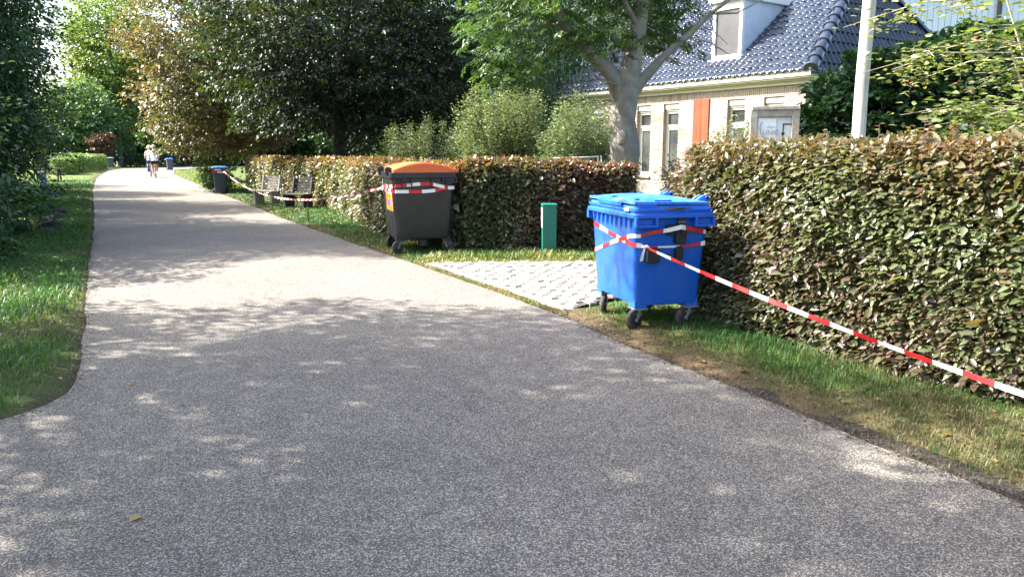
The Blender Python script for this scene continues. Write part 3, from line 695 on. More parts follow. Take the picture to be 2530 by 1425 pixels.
def pad(x0, x1, z0, z1, y, d, r=.02):
    b = MB(); w, h = x1-x0, z1-z0; cx, cz = (x0+x1)/2, (z0+z1)/2
    def lp(s, yy): return [(cx+p[0]*s, yy, cz+p[1]*s) for p in [(q[0], q[1]) for q in rrect(w, h, min(r, w/2.2, h/2.2), 0)]]
    b.loops([lp(1, y), lp(1, y-d*.75), lp(.93, y-d)], True, True); return b
for x0, x1, z0, z1, d in ((-.255, -.125, .650, .790, .055), (.035, .110, .660, .800, .05), (-.07, .06, .905, 1.005, .05), (.02, .135, .825, 1.0, .062)):
    o = pad(x0, x1, z0, z1, -.535, d, .028).build("rubber_buffer", BLACKP, blue, smooth=40)
b = MB(); b.box((-.13, -.549, .716), (.04, -.528, .728)); b.build("buffer_bracket", DARKM, blue); b = MB(); b.box((.045, -.585, .985), (.12, -.545, 1.06)); b.build("buffer_bracket", DARKM, blue)
b = MB(); b.tube([(.085, -.585, .935), (.085, -.617, .935)], .022, 12); b.build("buffer_knob", BLACKP, blue, smooth=40)
b = MB(); b.box((.04, -.588, 1.026), (.124, -.5852, 1.030)); b.build("bracket_plate", STEEL, blue)
for sx, sy, sw in ((-1, -1, 3.6), (1, -1, 3.4), (-1, 1, 4.2), (1, 1, 2.6)):
    m = MB(); x, y = sx*.262, sy*.425
    m.box((x-.062, y-.07, .213), (x+.062, y+.07, .292)); mo = m.build("caster_mount", BLUE, blue, bevel=.004)
    l = MB(); l.box((x-.07, y-.078, .205), (x+.07, y+.078, .213)); l.build("mount_plate", STEEL, mo)
    caster(blue, x, y, .205, sw, .102)

def local_pts(o, pts):
    M = Matrix.Translation(o.location) @ Matrix.Rotation(o.rotation_euler.z, 4, 'Z'); return [M @ Vector(p) for p in pts]
# tape wound round the blue container and stretched away along the hedge
tape = empty("barrier_tape", (BX, BY, 0)); tag(tape, "red and white tape wound round the blue container and pulled taut along the tall hedge", "tape")
def tb(name, segs, parent, base):
    b = MB()
    for kw in segs: ribbon(b, **kw)
    b.v = [tuple(Vector(p)-Vector(base)) for p in b.v]
    me = b.mesh(name, [TAPE_R, TAPE_W], fix=False); o = mobj(name, me, parent); return o
def face_x(z): return -(.3275 + .04*(z-.25)/.79) - .004       # long side surface
def face_y(z): return -(.505 + .055*(z-.25)/.79) - .004       # end surface
KN = (-.258, face_y(.80)-.012, .800)
Aw = [(face_x(.93), .50, .935), (face_x(.86), .02, .868), (face_x(.82)-.003, -.44, .822), (face_x(0.818), -.50, 0.818), (face_x(0.818)+.010, face_y(0.818)+.012, 0.818), (face_x(0.818)+.05, face_y(0.818)-.003, 0.818), (-.29, face_y(.81)-.006, .808), KN]
A2 = [KN, (-.05, face_y(.8)-.008, .797), (.17, face_y(.8)-.008, .800), (.345, face_y(.8)-.004, .822), (.362, -.45, .825), (.365, .3, .86), (.36, .54, .90), (.0, .57, .93), (-.34, .55, .935), (face_x(.93), .50, .935)]
Bw = [(face_x(.66), .50, .655), (face_x(.8)-.003, .0, .79), (face_x(.9)-.003, -.44, .893), (face_x(0.903), -.50, 0.903), (face_x(0.903)+.010, face_y(0.903)+.012, 0.903), (face_x(0.903)+.05, face_y(0.903)-.003, 0.903), (-.25, face_y(.92)-.008, .925), (-.05, face_y(.95)-.03, .955), (.055, face_y(.98)-.072, .985), (.135, face_y(.98)-.05, .968), (.345, face_y(.94)-.002, .925), (.37, -.45, .92), (.365, .5, .75), (-.3, .555, .67), (face_x(.66), .50, .655)]
def up_of(P): return [Vector((0, 0, 1))]*len(P)
lw = lambda P: local_pts(blue, P)
tb("tape_wrap", [dict(pts=lw(Aw), up=(0, 0, 1), width=[.045, .045, .042, .04, .04, .04, .034, .018], phase=.05, seed=1, wob=.1), dict(pts=lw(A2), up=(0, 0, 1), width=[.012, .018, .022, .045] + [.045]*6, phase=.10, seed=2)], tape, tape.location)
tb("tape_wrap", [dict(pts=lw(Bw), up=(0, 0, 1), width=.038, phase=.2, seed=3, wob=.12)], tape, tape.location)
k0 = local_pts(blue, [KN])[0]; kend = Vector((3.62, 2.75, .83))
# the taut length, sagging a little
k1 = Vector((2.90, 4.0, .40))
far_end = k1 + (k1-k0)*.33; far_end.z = .22
N_ = 26; line = []
for i in range(N_+1):
    t = i/N_; p = k0.lerp(far_end, t); p.z = k0.z*(1-t) + .235*t - .13*4*t*(1-t)*.55; line.append(p)
dirv = (far_end-k0).normalized(); sidev = dirv.cross(Vector((0, 0, 1))).normalized()
tb("tape_length", [dict(pts=line, up=[(Vector((0, 0, 1)) + sidev*.35*math.sin(i*.55)).normalized() for i in range(N_+1)], width=[.018, .026] + [.034]*(N_-1), phase=.03, stripe=.19, seed=4)], tape, tape.location)
kb = MB(); kb.tube([k0+Vector((-.028, -.012, .002)), k0+Vector((0, -.018, .008)), k0+Vector((.03, -.010, -.002))], [.010, .017, .010], 8)
kb.v = [tuple(Vector(p)-tape.location) for p in kb.v]; mobj("tape_knot", kb.mesh("tape_knot", TAPE_W, smooth=60), tape)
tail = [k0+Vector((-.012, -.022, 0)), k0+Vector((-.03, -.03, -.05)), k0+Vector((-.042, -.025, -.125))]
tb("tape_tail", [dict(pts=tail, up=Vector((1, .2, .25)), width=[.018, .03, .033], phase=.22, seed=5)], tape, tape.location)
st = MB(); sp = far_end + dirv*.02; st.box((sp.x, sp.y-.02, -.2), (sp.x+.04, sp.y+.02, .62)); tag(st.build("wooden_stake", WOODG), "short wooden stake holding the taut end of the tape", "stake")

# scraps of bag pinched under the lid
def crumple(name, label, mat, loc, size, seed, stretch=(1, 1, 1)):
    rng = np.random.default_rng(seed); bm = bmesh.new(); bmesh.ops.create_icosphere(bm, subdivisions=3, radius=1)
    f = Field(rng, 3.2)
    for v in bm.verts:
        q = np.array([v.co[:]]); v.co *= (1 + .35*float(f(q)[0])); v.co = Vector((v.co.x*stretch[0], v.co.y*stretch[1], v.co.z*stretch[2]))*size
    me = bpy.data.meshes.new(name); bm.to_mesh(me); bm.free(); me.materials.append(mat); o = mobj(name, me); o.location = loc
    return tag(o, label, "bag")
p1, p2 = local_pts(blue, [(-.396, -.43, 1.138), (.00, -.598, 1.153)])
o = crumple("plastic_bag", "crumpled white plastic bag pinched under the blue lid", BAGW, p1, .045, 3, (.6, 1.0, .55)); o.rotation_euler.z = BYAW
o = crumple("plastic_bag", "flattened black bag edge sticking out below the blue lid", BAGB, p2, .09, 4, (1.3, .3, .1)); o.rotation_euler.z = BYAW

# --- the charcoal container with the orange lid ---
DX, DY, DYAW = -1.633, 13.30, .30
dark = empty("waste_container", (DX, DY, 0), DYAW)
tag(dark, "charcoal four-wheeled container with an arched orange lid by the low hedge", "container")
b = MB(); rr_body(b, [(.86, 1.04, .235), (.90, 1.09, .25), (.915, 1.11, .30), (1.03, 1.27, 1.20), (1.05, 1.30, 1.25)], .07)
dbody = b.build("body", CHAR, dark, smooth=35)
b = MB(); b.loops([rrect(w, l, .07, z) for w, l, z in [(1.03, 1.28, 1.235), (1.10, 1.37, 1.245), (1.115, 1.385, 1.255), (1.115, 1.385, 1.335), (1.09, 1.36, 1.34), (1.04, 1.30, 1.34), (1.02, 1.28, 1.30)]], False, True)
drim = b.build("rim", CHAR, dark, smooth=30)
for x0, x1 in ((-.42, -.20), (.30, .55)):
    for sy in (-1, 1):
        b = MB(); ya, yb = (-.705, -.66) if sy < 0 else (.66, .705)
        b.box((x0, ya, 1.168), (x1, yb, 1.186)); b.box((x0, ya, 1.186), (x0+.02, yb, 1.25)); b.box((x1-.02, ya, 1.186), (x1, yb, 1.25))
        b.box((x0+.02, min(abs(ya), abs(yb))*sy-.004, 1.186), (x1-.02, min(abs(ya), abs(yb))*sy+.004, 1.25)); b.build("lifting_pocket", CHAR, drim, bevel=.004)
for x in (-.36, -.20, .12, .36):
    b = MB(); b.prism([(-.645, 1.24), (-.69, 1.24), (-.63, 1.08)], 0, x-.008, x+.008); b.build("rib", CHAR, dbody)
# arched lid: profile across x, extruded along y, crescent ends
prof = []
for i in range(19):
    u = i/18; x = -.50 + 1.075*u; z = 1.385 + .125*math.sin(math.pi*min(u/.98, 1))**.85*(1-.15*u) if u < .97 else 1.372
    prof.append((x, z))
b = MB(); n = len(prof)
for y, k in ((-.685, .0), (-.665, 1.0), (.665, 1.0), (.685, 0.0)): pass
L = []
for y, inset in ((-.69, .018), (-.675, 0), (.675, 0), (.69, .018)):
    L.append([(x, y, z-inset) for x, z in prof] + [(x, y, 1.338) for x, z in prof[::-1]])
b.loops(L, True, True); dlid = b.build("lid", ORANGE, dark, smooth=32)
b = MB(); b.box((.40, -.70, 1.352), (.55, -.688, 1.392)); b.box((.572, -.35, 1.35), (.60, .35, 1.385)); b.build("lid_grip", ORANGE, dlid, bevel=.006)
for y in (-.45, .45):
    h = MB()
    for dy in (-.05, .03): h.prism([(-.46, 1.38), (-.53, 1.425), (-.575, 1.43), (-.60, 1.40), (-.585, 1.30), (-.54, 1.25), (-.52, 1.33)], 1, y+dy, y+dy+.025)
    h.tube([(-.57, y-.06, 1.40), (-.57, y+.065, 1.40)], .026, 12); h.build("hinge", CHAR, dark, bevel=.004)
for i, (sx, sy, sw) in enumerate(((-1, -1, 3.5), (1, -1, 5.6), (-1, 1, 3.9), (1, 1, 2.2))):
    x, y = sx*.385, sy*.45; m = MB(); m.box((x-.07, y-.08, .215), (x+.07, y+.08, .29)); m.build("caster_mount", CHAR, dark, bevel=.004); caster(dark, x, y, .215, sw, .105)
b = MB(); b.box((-.50, -.572, .255), (-.25, -.548, .27)); b.box((-.50, -.572, .27), (-.482, -.548, .33)); b.box((-.50, -.572, .33), (-.28, -.548, .345)); b.build("step_bar", CHAR, dark, bevel=.003)
b = MB(); b.tube([(.02, -.40, .26), (.02, -.40, .12)], .09, 14); b.build("drain_housing", BLACKP, dark, smooth=40)
# printed notice on the hinge side
def dx(z): return -(.4575 + .0575*(z-.30)/.90) - .005
ntc = MB()
rows = [(.70, .78, 0), (.78, .88, 2), (.88, .985, 0), (.985, 1.06, 1), (1.06, 1.13, 0)]
for z0, z1, mi in rows:
    y0, y1 = -.49, .22
    if mi == 2:
        ntc.add([(dx(z0), y0, z0), (dx(z0), y0+.06, z0), (dx(z1), y0+.06, z1), (dx(z1), y0, z1)], [(0, 1, 2, 3)], 0); y0 += .06
        ntc.add([(dx(z0), y1-.06, z0), (dx(z0), y1, z0), (dx(z1), y1, z1), (dx(z1), y1-.06, z1)], [(0, 1, 2, 3)], 0); y1 -= .06
    ntc.add([(dx(z0), y0, z0), (dx(z0), y1, z0), (dx(z1), y1, z1), (dx(z1), y0, z1)], [(0, 1, 2, 3)], mi)
nt_o = ntc.build("notice", [STICKER, WHITEP, PURPLE], dark)
for i, (y, z) in enumerate(((-.4, 1.02), (-.3, 1.02), (-.18, 1.015), (-.05, 1.02), (.08, 1.02))):
    b = MB(); b.box((dx(z)-.003, y-.025, z-.02), (dx(z)-.001, y+.025, z+.022)); b.build("print_mark", PURPLE, nt_o)
tape2 = empty("barrier_tape", (DX, DY, 0)); tag(tape2, "red and white tape looped twice round the charcoal container", "tape")
def ey(z): return -(.555 + .08*(z-.30)/.90) - .006
c1 = [(dx(1.10)-.01, .60, 1.06), (dx(1.1)-.012, .0, 1.09), (dx(1.1)-.004, -.56, 1.115), (-.46, ey(1.12)-.003, 1.125), (-.10, ey(1.15)-.003, 1.150), (.10, ey(1.15)-.004, 1.158), (.32, ey(1.1)-.004, 1.105), (.505, ey(1.08)-.003, 1.085), (.53, -.5, 1.08), (.53, .55, 1.08), (0, .655, 1.07), (-.5, .62, 1.06), (dx(1.10)-.01, .60, 1.06)]
c2 = [(dx(1.05)-.01, .60, 1.03), (dx(1.05)-.012, .0, 1.04), (dx(1.04)-.004, -.56, 1.045), (-.46, ey(1.03)-.003, 1.035), (.0, ey(1.03)-.003, 1.03), (.2, ey(1.04)-.003, 1.045), (.36, ey(1.08)-.006, 1.085), (.51, ey(1.08)-.006, 1.088), (.535, -.5, 1.06), (.535, .55, 1.05), (0, .66, 1.04), (-.5, .625, 1.03), (dx(1.05)-.01, .60, 1.03)]
for P_, ph in ((c1, .1), (c2, .3)):
    tb("tape_wrap", [dict(pts=local_pts(dark, P_), up=(0, 0, 1), width=.055, phase=ph, seed=int(ph*10))], tape2, tape2.location)

# --- two-wheeled bins ---
def wheelie(name, label, loc, rz, body_m, lid_m, sc=1.0, group=None):
    root = empty(name, loc, rz, sc); tag(root, label, "bin", group)
    b = MB(); L = []
    for t, z in ((0, .04), (.05, .06), (.9, .93), (.93, .95), (1.0, .99)):
        w = .42 + .13*t; d0 = -.20 - .11*t; d1 = .26 + .06*t
        if t > .92: w += .04; d0 -= .02; d1 += .02
        L.append(rrect(w, d1-d0, .05, z, 4, 0, (d0+d1)/2))
    b.loops(L, True, True); b.build("body", body_m, root, smooth=35)
    b = MB(); L = []
    for k, z in ((1.0, .992), (1.02, 1.0), (1.02, 1.02), (.95, 1.05), (.6, 1.075)): L.append(rrect(.60*k, .74*k, .06, z, 4, 0, -.01))
    b.loops(L, True, True); b.build("lid", lid_m, root, smooth=35)
    b = MB(); b.tube([(-.26, .36, 1.0), (-.24, .41, .99), (.24, .41, .99), (.26, .36, 1.0)], .014, 8); b.build("handle", body_m, root, smooth=50)
    b = MB(); b.box((-.275, -.338, .88), (.275, -.318, .93)); b.build("front_grip", body_m, root, bevel=.004)
    for sx in (-1, 1):
        b = MB(); x0, x1 = (.215, .265) if sx > 0 else (-.265, -.215); n = 18
        b.loops([[(x, .27+math.cos(t)*r_, .10+math.sin(t)*r_) for t in [2*math.pi*j/n for j in range(n)]] for x, r_ in ((x0, .085), (x0+.008, .1), (x1-.008, .1), (x1, .085))]); b.build("wheel", TYRE, root, smooth=40)
    b = MB(); b.tube([(-.26, .27, .10), (.26, .27, .10)], .012, 8); b.build("axle", STEEL, root)
    return root
wb = wheelie("wheelie_bin", "navy wheelie bin with blue lid wrapped in barrier tape at the hedge end", (-12.02, 32.0, -.01), .35, NAVY, BLUE_LID, 1.06)
wf = wheelie("wheelie_bin", "dark wheelie bin with blue lid standing alone past the cyclists", (-33.3, 75.8, 0), .5, GREYBIN, BLUE_LID, 1.08)
wg = wheelie("wheelie_bin", "grey-lidded wheelie bin at the end of the long clipped hedge", (-44.3, 86.0, -.01), .3, GREYBIN, GREYLID, 1.12)
w2 = copy_tree(wg); w2.location = (-46.6, 93.3, -.01); w2.rotation_euler.z = .25; w2["label"] = "grey-lidded wheelie bin in front of the dark low hedge"
b = MB(); t3 = empty("barrier_tape", (-11.9, 31.7, 0)); tag(t3, "red and white tape tied round the navy wheelie bin", "tape")
for z, ph in ((.90, 0), (.99, .1)):
    q = .31; loop = [Vector((-12.02, 32.0, 0)) + Matrix.Rotation(.35, 3, 'Z') @ Vector(p) for p in ((-.31, -.37, z), (.31, -.37, z-.03), (.315, .36, z), (-.315, .36, z), (-.31, -.37, z))]
    tb("tape_wrap", [dict(pts=loop, up=(0, 0, 1), width=.06, phase=ph)], t3, t3.location)
# sagging tape from the charcoal container to the wheelie bin
s0 = local_pts(dark, [(dx(1.08)-.02, .12, 1.08)])[0]; s1 = Vector((-11.75, 31.66, .93)); N_ = 40; line = []
for i in range(N_+1):
    t = i/N_; p = s0.lerp(s1, t); p.z = s0.z*(1-t) + s1.z*t - .60*4*t*(1-t); line.append(p)
t4 = empty("barrier_tape", s0); tag(t4, "slack red and white tape sagging from the orange-lidded container to the wheelie bin", "tape")
tb("tape_length", [dict(pts=line, up=(0.1, .1, 1), width=.05, phase=.05, seed=8, twist=.9)], t4, t4.location)
bw = MB(); bw.tube([s0+Vector((0, -.01, 0)), s0+Vector((-.03, -.03, .05)), s0+Vector((-.02, -.06, .14))], [.012, .008, .004], 6); bw.v = [tuple(Vector(p)-s0) for p in bw.v]; mobj("tape_knot", bw.mesh("tape_knot", TAPE_W), t4)
b = MB(); b.tube([(0, 0, -.15), (0, 0, .55)], .011, 8); b.box((-.02, -.004, .42), (.02, .004, .52)); o = b.build("metal_stake", DARKM); o.location = (-4.91, 18.55, 0)
tag(o, "thin dark metal stake in the grass under the sagging tape", "stake")

# --- green post with the house number ---
gp = empty("number_post", (.60, 12.72, 0), .06); tag(gp, "square green metal post with a house number plate before the hedge", "post")
b = MB(); b.box((-.105, -.12, -.1), (.125, .12, .80)); b.build("shaft", GREENP, gp, bevel=.006)
b = MB(); b.box((-.112, -.127, .80), (.132, .127, .83)); b.build("cap", GREENL, gp, bevel=.006)
b = MB(); b.box((-.109, -.105, .44), (-.1055, .105, .76)); pl = b.build("number_plate", WHITEP, gp)
def text(name, body, size, parent, loc, rot, mat, ext=.0008):
    cu = bpy.data.curves.new(name, 'FONT'); cu.body = body; cu.size = size; cu.align_x = 'CENTER'; cu.align_y = 'CENTER'; cu.extrude = ext
    cu.materials.append(mat); tmp = link(bpy.data.objects.new(name, cu)); bpy.context.view_layer.update()
    me = bpy.data.meshes.new_from_object(tmp.evaluated_get(bpy.context.evaluated_depsgraph_get())); me.name = name; bpy.data.objects.remove(tmp); bpy.data.curves.remove(cu)
    o = mobj(name, me, parent); o.location = loc; o.rotation_euler = rot; return o
text("number", "4", .20, pl, (-.1105, 0, .655), (R(90), 0, R(-90)), INK)

# --- benches on the verge ---
def bench(name, label, loc, rz, mat, group, h_=.42):
    root = empty(name, loc, rz); tag(root, label, "bench", group)     # long axis x, faces -y
    for i in range(5):
        b = MB(); z = .50 + i*.085; y = .18 + i*.022; b.box((-h_, y, z), (h_, y+.028, z+.062)); b.build("back_slat", mat, root, bevel=.004)
    for i in range(3):
        b = MB(); b.box((-h_, -.30+i*.15, .42), (h_, -.30+i*.15+.13, .455)); b.build("seat_slat", mat, root, bevel=.004)
    for x in (-h_+.08, h_-.08):
        b = MB(); b.box((x-.05, -.27, -.05), (x+.05, .15, .42)); b.build("leg", STONE if mat is BENCHD else mat, root, bevel=.01)
        b = MB(); b.box((x-.03, .15, .40), (x+.03, .20, .95), rot=Matrix.Rotation(R(-14), 3, 'X')); b.build("back_post", mat, root, bevel=.004)
    return root
ba = -.418
bench("garden_bench", "sun-bleached slatted bench against the sunlit part of the hedge", (-7.95, 25.2, 0), ba, WOODG, "benches by the hedge")
bench("garden_bench", "timber bench toned dark for deep shade between the bleached bench and the stake", (-6.42, 23.3, 0), ba, pm("shade_toned_timber", (.03, .028, .026), (.06, .055, .05), 12, .8), "benches by the hedge")  # near-black timber colour stands in for the deep shade on this bench

# ------------------------------------------------------------------ the house
C0 = Vector((7.5-.5776*.42, 19.2+.8163*.42, 0)); HA = Vector((-.5776, .8163, 0)); HB = Vector((.8163, .5776, 0))
# local frame of the house: x = along the front wall away from the corner, y = into the house, z up
house = empty("brick_house", C0); tag(house, "low pale brick house with glazed blue-black tiled hip roof behind the garden", "house")
HM = Matrix((HA, HB, Vector((0, 0, 1)))).transposed().to_4x4()
def hp_(s, t, z): return HA*s + HB*t + Vector((0, 0, z))
def hb(): 
    b = MB(); b.M = HM.copy(); return b
LEN, DEP, EZ = 9.4, 7.6, 3.5
wins = [(5.28, 5.88), (4.16, 4.76), (1.80, 2.40), (.60, 1.22)]; shut = (3.02, 3.58); WZ0, WZ1 = .95, 3.08
opens = sorted(wins + [(7.4, 8.0)]); 
b = hb(); cur = 0.02
for a_, c_ in opens + [(LEN, LEN)]:
    b.box((cur, .012, 0), (a_, .30, 3.36)); 
    if a_ < LEN: b.box((a_, .012, 0), (c_, .30, WZ0-.06)); b.box((a_, .012, WZ1), (c_, .30, 3.36))
    cur = c_
b.box((.012, .31, 0), (.30, DEP, 3.36)); b.box((LEN-.3, .31, 0), (LEN, DEP, 3.36)); b.box((.3, DEP-.3, 0), (LEN-.3, DEP-.001, 3.36))
wall = b.build("wall", MORTAR, house)
# bricks of the front in stretcher bond, soldier course over the windows
bl, bh_ = .208, .052; items = []
z = .03; row = 0
while z + bh_ < 3.10:
    x = -.11 if row % 2 else 0.0
    while x < LEN:
        x0, x1 = max(x, .0), min(x+bl, LEN); zc = z+bh_/2
        segs = [(x0, x1)]
        if WZ0-.07 < zc < WZ1+.01:
            for a_, c_ in opens:
                ns = []
                for p, q in segs:
                    if q <= a_ or p >= c_: ns.append((p, q))
                    else:
                        if p < a_-.03: ns.append((p, a_))
                        if q > c_+.03: ns.append((c_, q))
                segs = ns
        for p, q in segs:
            if q-p > .04: items.append((p, q, z, z+bh_))
        x += bl+.011
    z += bh_+.0108; row += 1
x = 0.0
while x < LEN-.06:
    items.append((x, x+bh_, 3.115, 3.33)); x += bh_+.0108
rng = np.random.default_rng(77)
vis = [i for i in items if .25 < i[0] < 6.4 and i[2] > 1.85]; vis.sort(key=lambda i: i[0] + abs(i[2]-2.7)*1.5 - (i[1]-i[0])*2)
single = set(vis[:300]); brick_cache = {}
b = hb()
for it in items:
    p, q, z0, z1 = it; d = rng.normal()*.0015
    if it in single:
        key = (round(q-p, 2), round(z1-z0, 2))
        if key not in brick_cache:
            m = hb(); m.box((0, 0, 0), (q-p, .06, z1-z0)); brick_cache[key] = m.mesh("brick", BRICKM)
        o = mobj("brick", brick_cache[key], wall); o.location = hp_(p, d, z0)
    else: b.box((p, d, z0), (q, .06, z1))
o = b.build("brickwork", BRICKM, wall); o["kind"] = "stuff"
b = hb(); b.box((-.004, .062, 0), (.011, DEP, 3.33)); b.build("end_wall_face", BRICKM, wall)
# windows: frame set back, roller box, transom, glass, sill
def window(x0, x1, parent):
    f = hb(); y0, y1 = .13, .19
    f.box((x0, y0, WZ0), (x0+.06, y1, WZ1)); f.box((x1-.06, y0, WZ0), (x1, y1, WZ1)); f.box((x0+.06, y0, WZ0), (x1-.06, y1, WZ0+.07)); f.box((x0+.06, y0, WZ1-.28), (x1-.06, y1, WZ1-.22))
    f.box((x0+.06, y0-.005, 2.40), (x1-.06, y1, 2.47)); w = f.build("window", CREAM, parent, bevel=.004)
    s = hb(); s.box((x0+.07, y0+.012, 2.32), (x1-.07, y1-.01, 2.40)); s.box((x0+.07, y0+.012, 1.02), (x0+.115, y1-.01, 2.32)); s.box((x1-.115, y0+.012, 1.02), (x1-.07, y1-.01, 2.32)); s.box((x0+.115, y0+.012, 1.02), (x1-.115, y1-.01, 1.08)); s.build("sash", WHITE, w, bevel=.004)
    g_ = hb(); g_.box((x0+.06, .168, WZ0+.05), (x1-.06, .172, 2.8)); g_.build("pane", GLASS, w)
    r_ = hb(); r_.box((x0+.002, .055, WZ1-.16), (x1-.002, .15, WZ1-.012)); r_.box((x0+.012, .10, WZ1-.22), (x1-.012, .125, WZ1-.16)); r_.build("roller_box", CREAM, w, bevel=.006)
    k = hb(); k.box((x0-.03, -.045, WZ0-.06), (x1+.03, .2, WZ0)); k.build("sill", KERB, w, bevel=.004)
    rv = hb(); rv.box((x0-.002, .064, WZ0), (x0+.001, .13, WZ1)); rv.box((x1-.001, .064, WZ0), (x1+.002, .13, WZ1)); rv.build("reveal", pm("reveal_brick", (.30, .20, .15), (.38, .27, .2), 14, .9, world_pos=True), w)
for a_, c_ in opens: window(a_, c_, house)
s = hb(); mid_ = (shut[0]+shut[1])/2
for x0, x1 in ((shut[0], mid_-.003), (mid_+.003, shut[1])):
    s = hb(); s.box((x0, -.035, .95), (x1, -.004, 3.14)); s.build("shutter", SHUTTER, house, bevel=.003)
# cornice and gutter: stepped cream profile along the front and round the corner
def cornice(b, lo, hi, axis):
    steps = [(-.06, 3.335, 3.42), (-.13, 3.42, 3.46), (-.25, 3.46, 3.50), (-.29, 3.50, 3.66)]
    for d, z0, z1 in steps:
        if axis == 0: b.box((d if lo is None else lo, d, z0), (hi, .30, z1))
        else: b.box((d, .302, z0), (.30, hi, z1))
b = hb(); cornice(b, None, LEN+.3, 0); cornice(b, None, DEP, 1); b.build("cornice", CREAM, house, bevel=.012, segs=2)
b = hb(); b.box((-.32, -.33, 3.655), (LEN+.3, -.295, 3.675)); b.box((-.325, -.29, 3.655), (-.295, DEP, 3.675)); b.build("gutter_edge", ZINC, house, bevel=.004)
# roof planes: front slope .79, end slope 2.0
TF, TE = .79, 2.3; Z0 = 3.62; AP = DEP/2; RZ = Z0 + (AP+.27)*TF
def fz(t): return Z0 + (t+.27)*TF
def hip_s(t): return -.27 + (t+.27)*TF/TE
b = hb(); sa = hip_s(AP)
b.add([(-.27, -.27, Z0), (LEN+.3, -.27, Z0), (LEN+.3, AP, RZ), (sa, AP, RZ), (-.27, DEP+.27, Z0), (LEN+.3, DEP+.27, Z0)], [(0, 1, 2, 3), (4, 0, 3), (5, 4, 3, 2), (1, 5, 2)])
roof = b.build("roof", ROOFB, house)
def tile_mesh(w, l):
    b = MB(); xs = [0, .12, .3, .5, .72, .9, 1.0, 1.08]; zs = [.014, .044, .060, .044, .010, .000, .005, .018]
    rows = []
    for y, dz in ((.004, .0), (-.006, .02), (.004, .036), (.03, .040), (l, .0)): rows.append([(x*w, y, z_+dz) for x, z_ in zip(xs, zs)])
    P = [p for r_ in rows for p in r_]; n = len(xs); F = [(i*n+j, i*n+j+1, (i+1)*n+j+1, (i+1)*n+j) for i in range(4) for j in range(n-1)]
    b.add(P, F); return b.mesh("roof_tile", TILE, smooth=100, fix=False)
TW, TG = .215, .315; tmesh = tile_mesh(TW, TG+.05); tiles = []
def plane_M(o, ex, ey_):
    ex = ex.normalized(); ey_ = ey_.normalized(); ez = ex.cross(ey_).normalized(); M = Matrix((ex, ey_, ez)).transposed().to_4x4(); M.translation = o; return M
slF = math.sqrt(1+TF*TF); slE = math.sqrt(1+TE*TE)
DS0, DS1, DT0 = 2.40, 3.42, .45        # dormer footprint
for i in range(int((AP+.27)*slF/TG)):
    t = -.31 + i*TG/slF
    for j in range(int((LEN+.7)/TW)):
        s = LEN+.3 - (j+1)*TW
        if s < hip_s(t+.25) - .02: continue
        if DS0-.16 < s < DS1-.02 and DT0-.25 < t < 3.1 and t > DT0-.22: 
            continue
        tiles.append(plane_M(hp_(s+TW, t, fz(t)+.012), -HA, HB+Vector((0, 0, TF))))
nfront = len(tiles)
for i in range(int(2.95*slE/TE/TG*1.0)+12):
    e_ = -.31 + i*TG/slE; z_ = Z0 + (e_+.27)*TE
    if z_ > RZ: break
    t0 = -.27 + (z_-Z0)/TF; t1 = DEP - t0
    for j in range(int((t1-t0)/TW)):
        t = t0 + .06 + j*TW
        if t+TW > t1: break
        tiles.append(plane_M(hp_(e_, t, z_) - HA*.012, HB, HA+Vector((0, 0, TE))))
order = sorted(range(len(tiles)), key=lambda i: (tiles[i].translation + C0 - Vector((0, 0, 1.65))).length + (0 if (tiles[i].translation.dot(HA) < 6.5) else 50) + (0 if tiles[i].translation.z < 6.0 else 30))
single = set(order[:300]); b = MB(); tv = [v.co.copy() for v in tmesh.vertices]; tf = [tuple(p.vertices) for p in tmesh.polygons]
for i, M in enumerate(tiles):
    J = M @ Matrix.Rotation(rng.normal()*.012, 4, 'X') @ Matrix.Translation((rng.normal()*.002, rng.normal()*.004, 0))
    if i in single: o = mobj("roof_tile", tmesh, roof); o.matrix_local = J
    else: b.M = J; b.add(tv, tf)
o = mobj("roof_tiling", b.mesh("roof_tiling", TILE, smooth=100, fix=False), roof); o["kind"] = "stuff"
cap = MB(); n = 8
cap.loops([[(math.cos(math.pi*j/n)*r_, y, math.sin(math.pi*j/n)*r_+.0) for j in range(n+1)] + [(-r_*.8, y, 0), (r_*.8, y, 0)] for y, r_ in ((0, .185), (.04, .195), (.06, .165), (.42, .15))])
capm = cap.mesh("hip_cap", TILE, smooth=45)
h0 = hp_(-.29, -.29, Z0+.01); h1 = hp_(sa, AP, RZ+.01); hd = (h1-h0); nn = int(hd.length/.36)
for tt, (A_, B_) in enumerate(((h0, h1), (hp_(-.29, DEP+.29, Z0+.01), h1))):
    d = B_-A_; ex = d.cross(Vector((0, 0, 1))).normalized()
    for i in range(nn):
        o = mobj("hip_cap", capm, roof); o.matrix_local = plane_M(A_ + d*(i/nn), ex, d)
for i in range(int((LEN+.3-sa)/.36)):
    o = mobj("hip_cap", capm, roof); o.matrix_local = plane_M(hp_(sa+i*.36, AP, RZ+.01), -HB, HA)
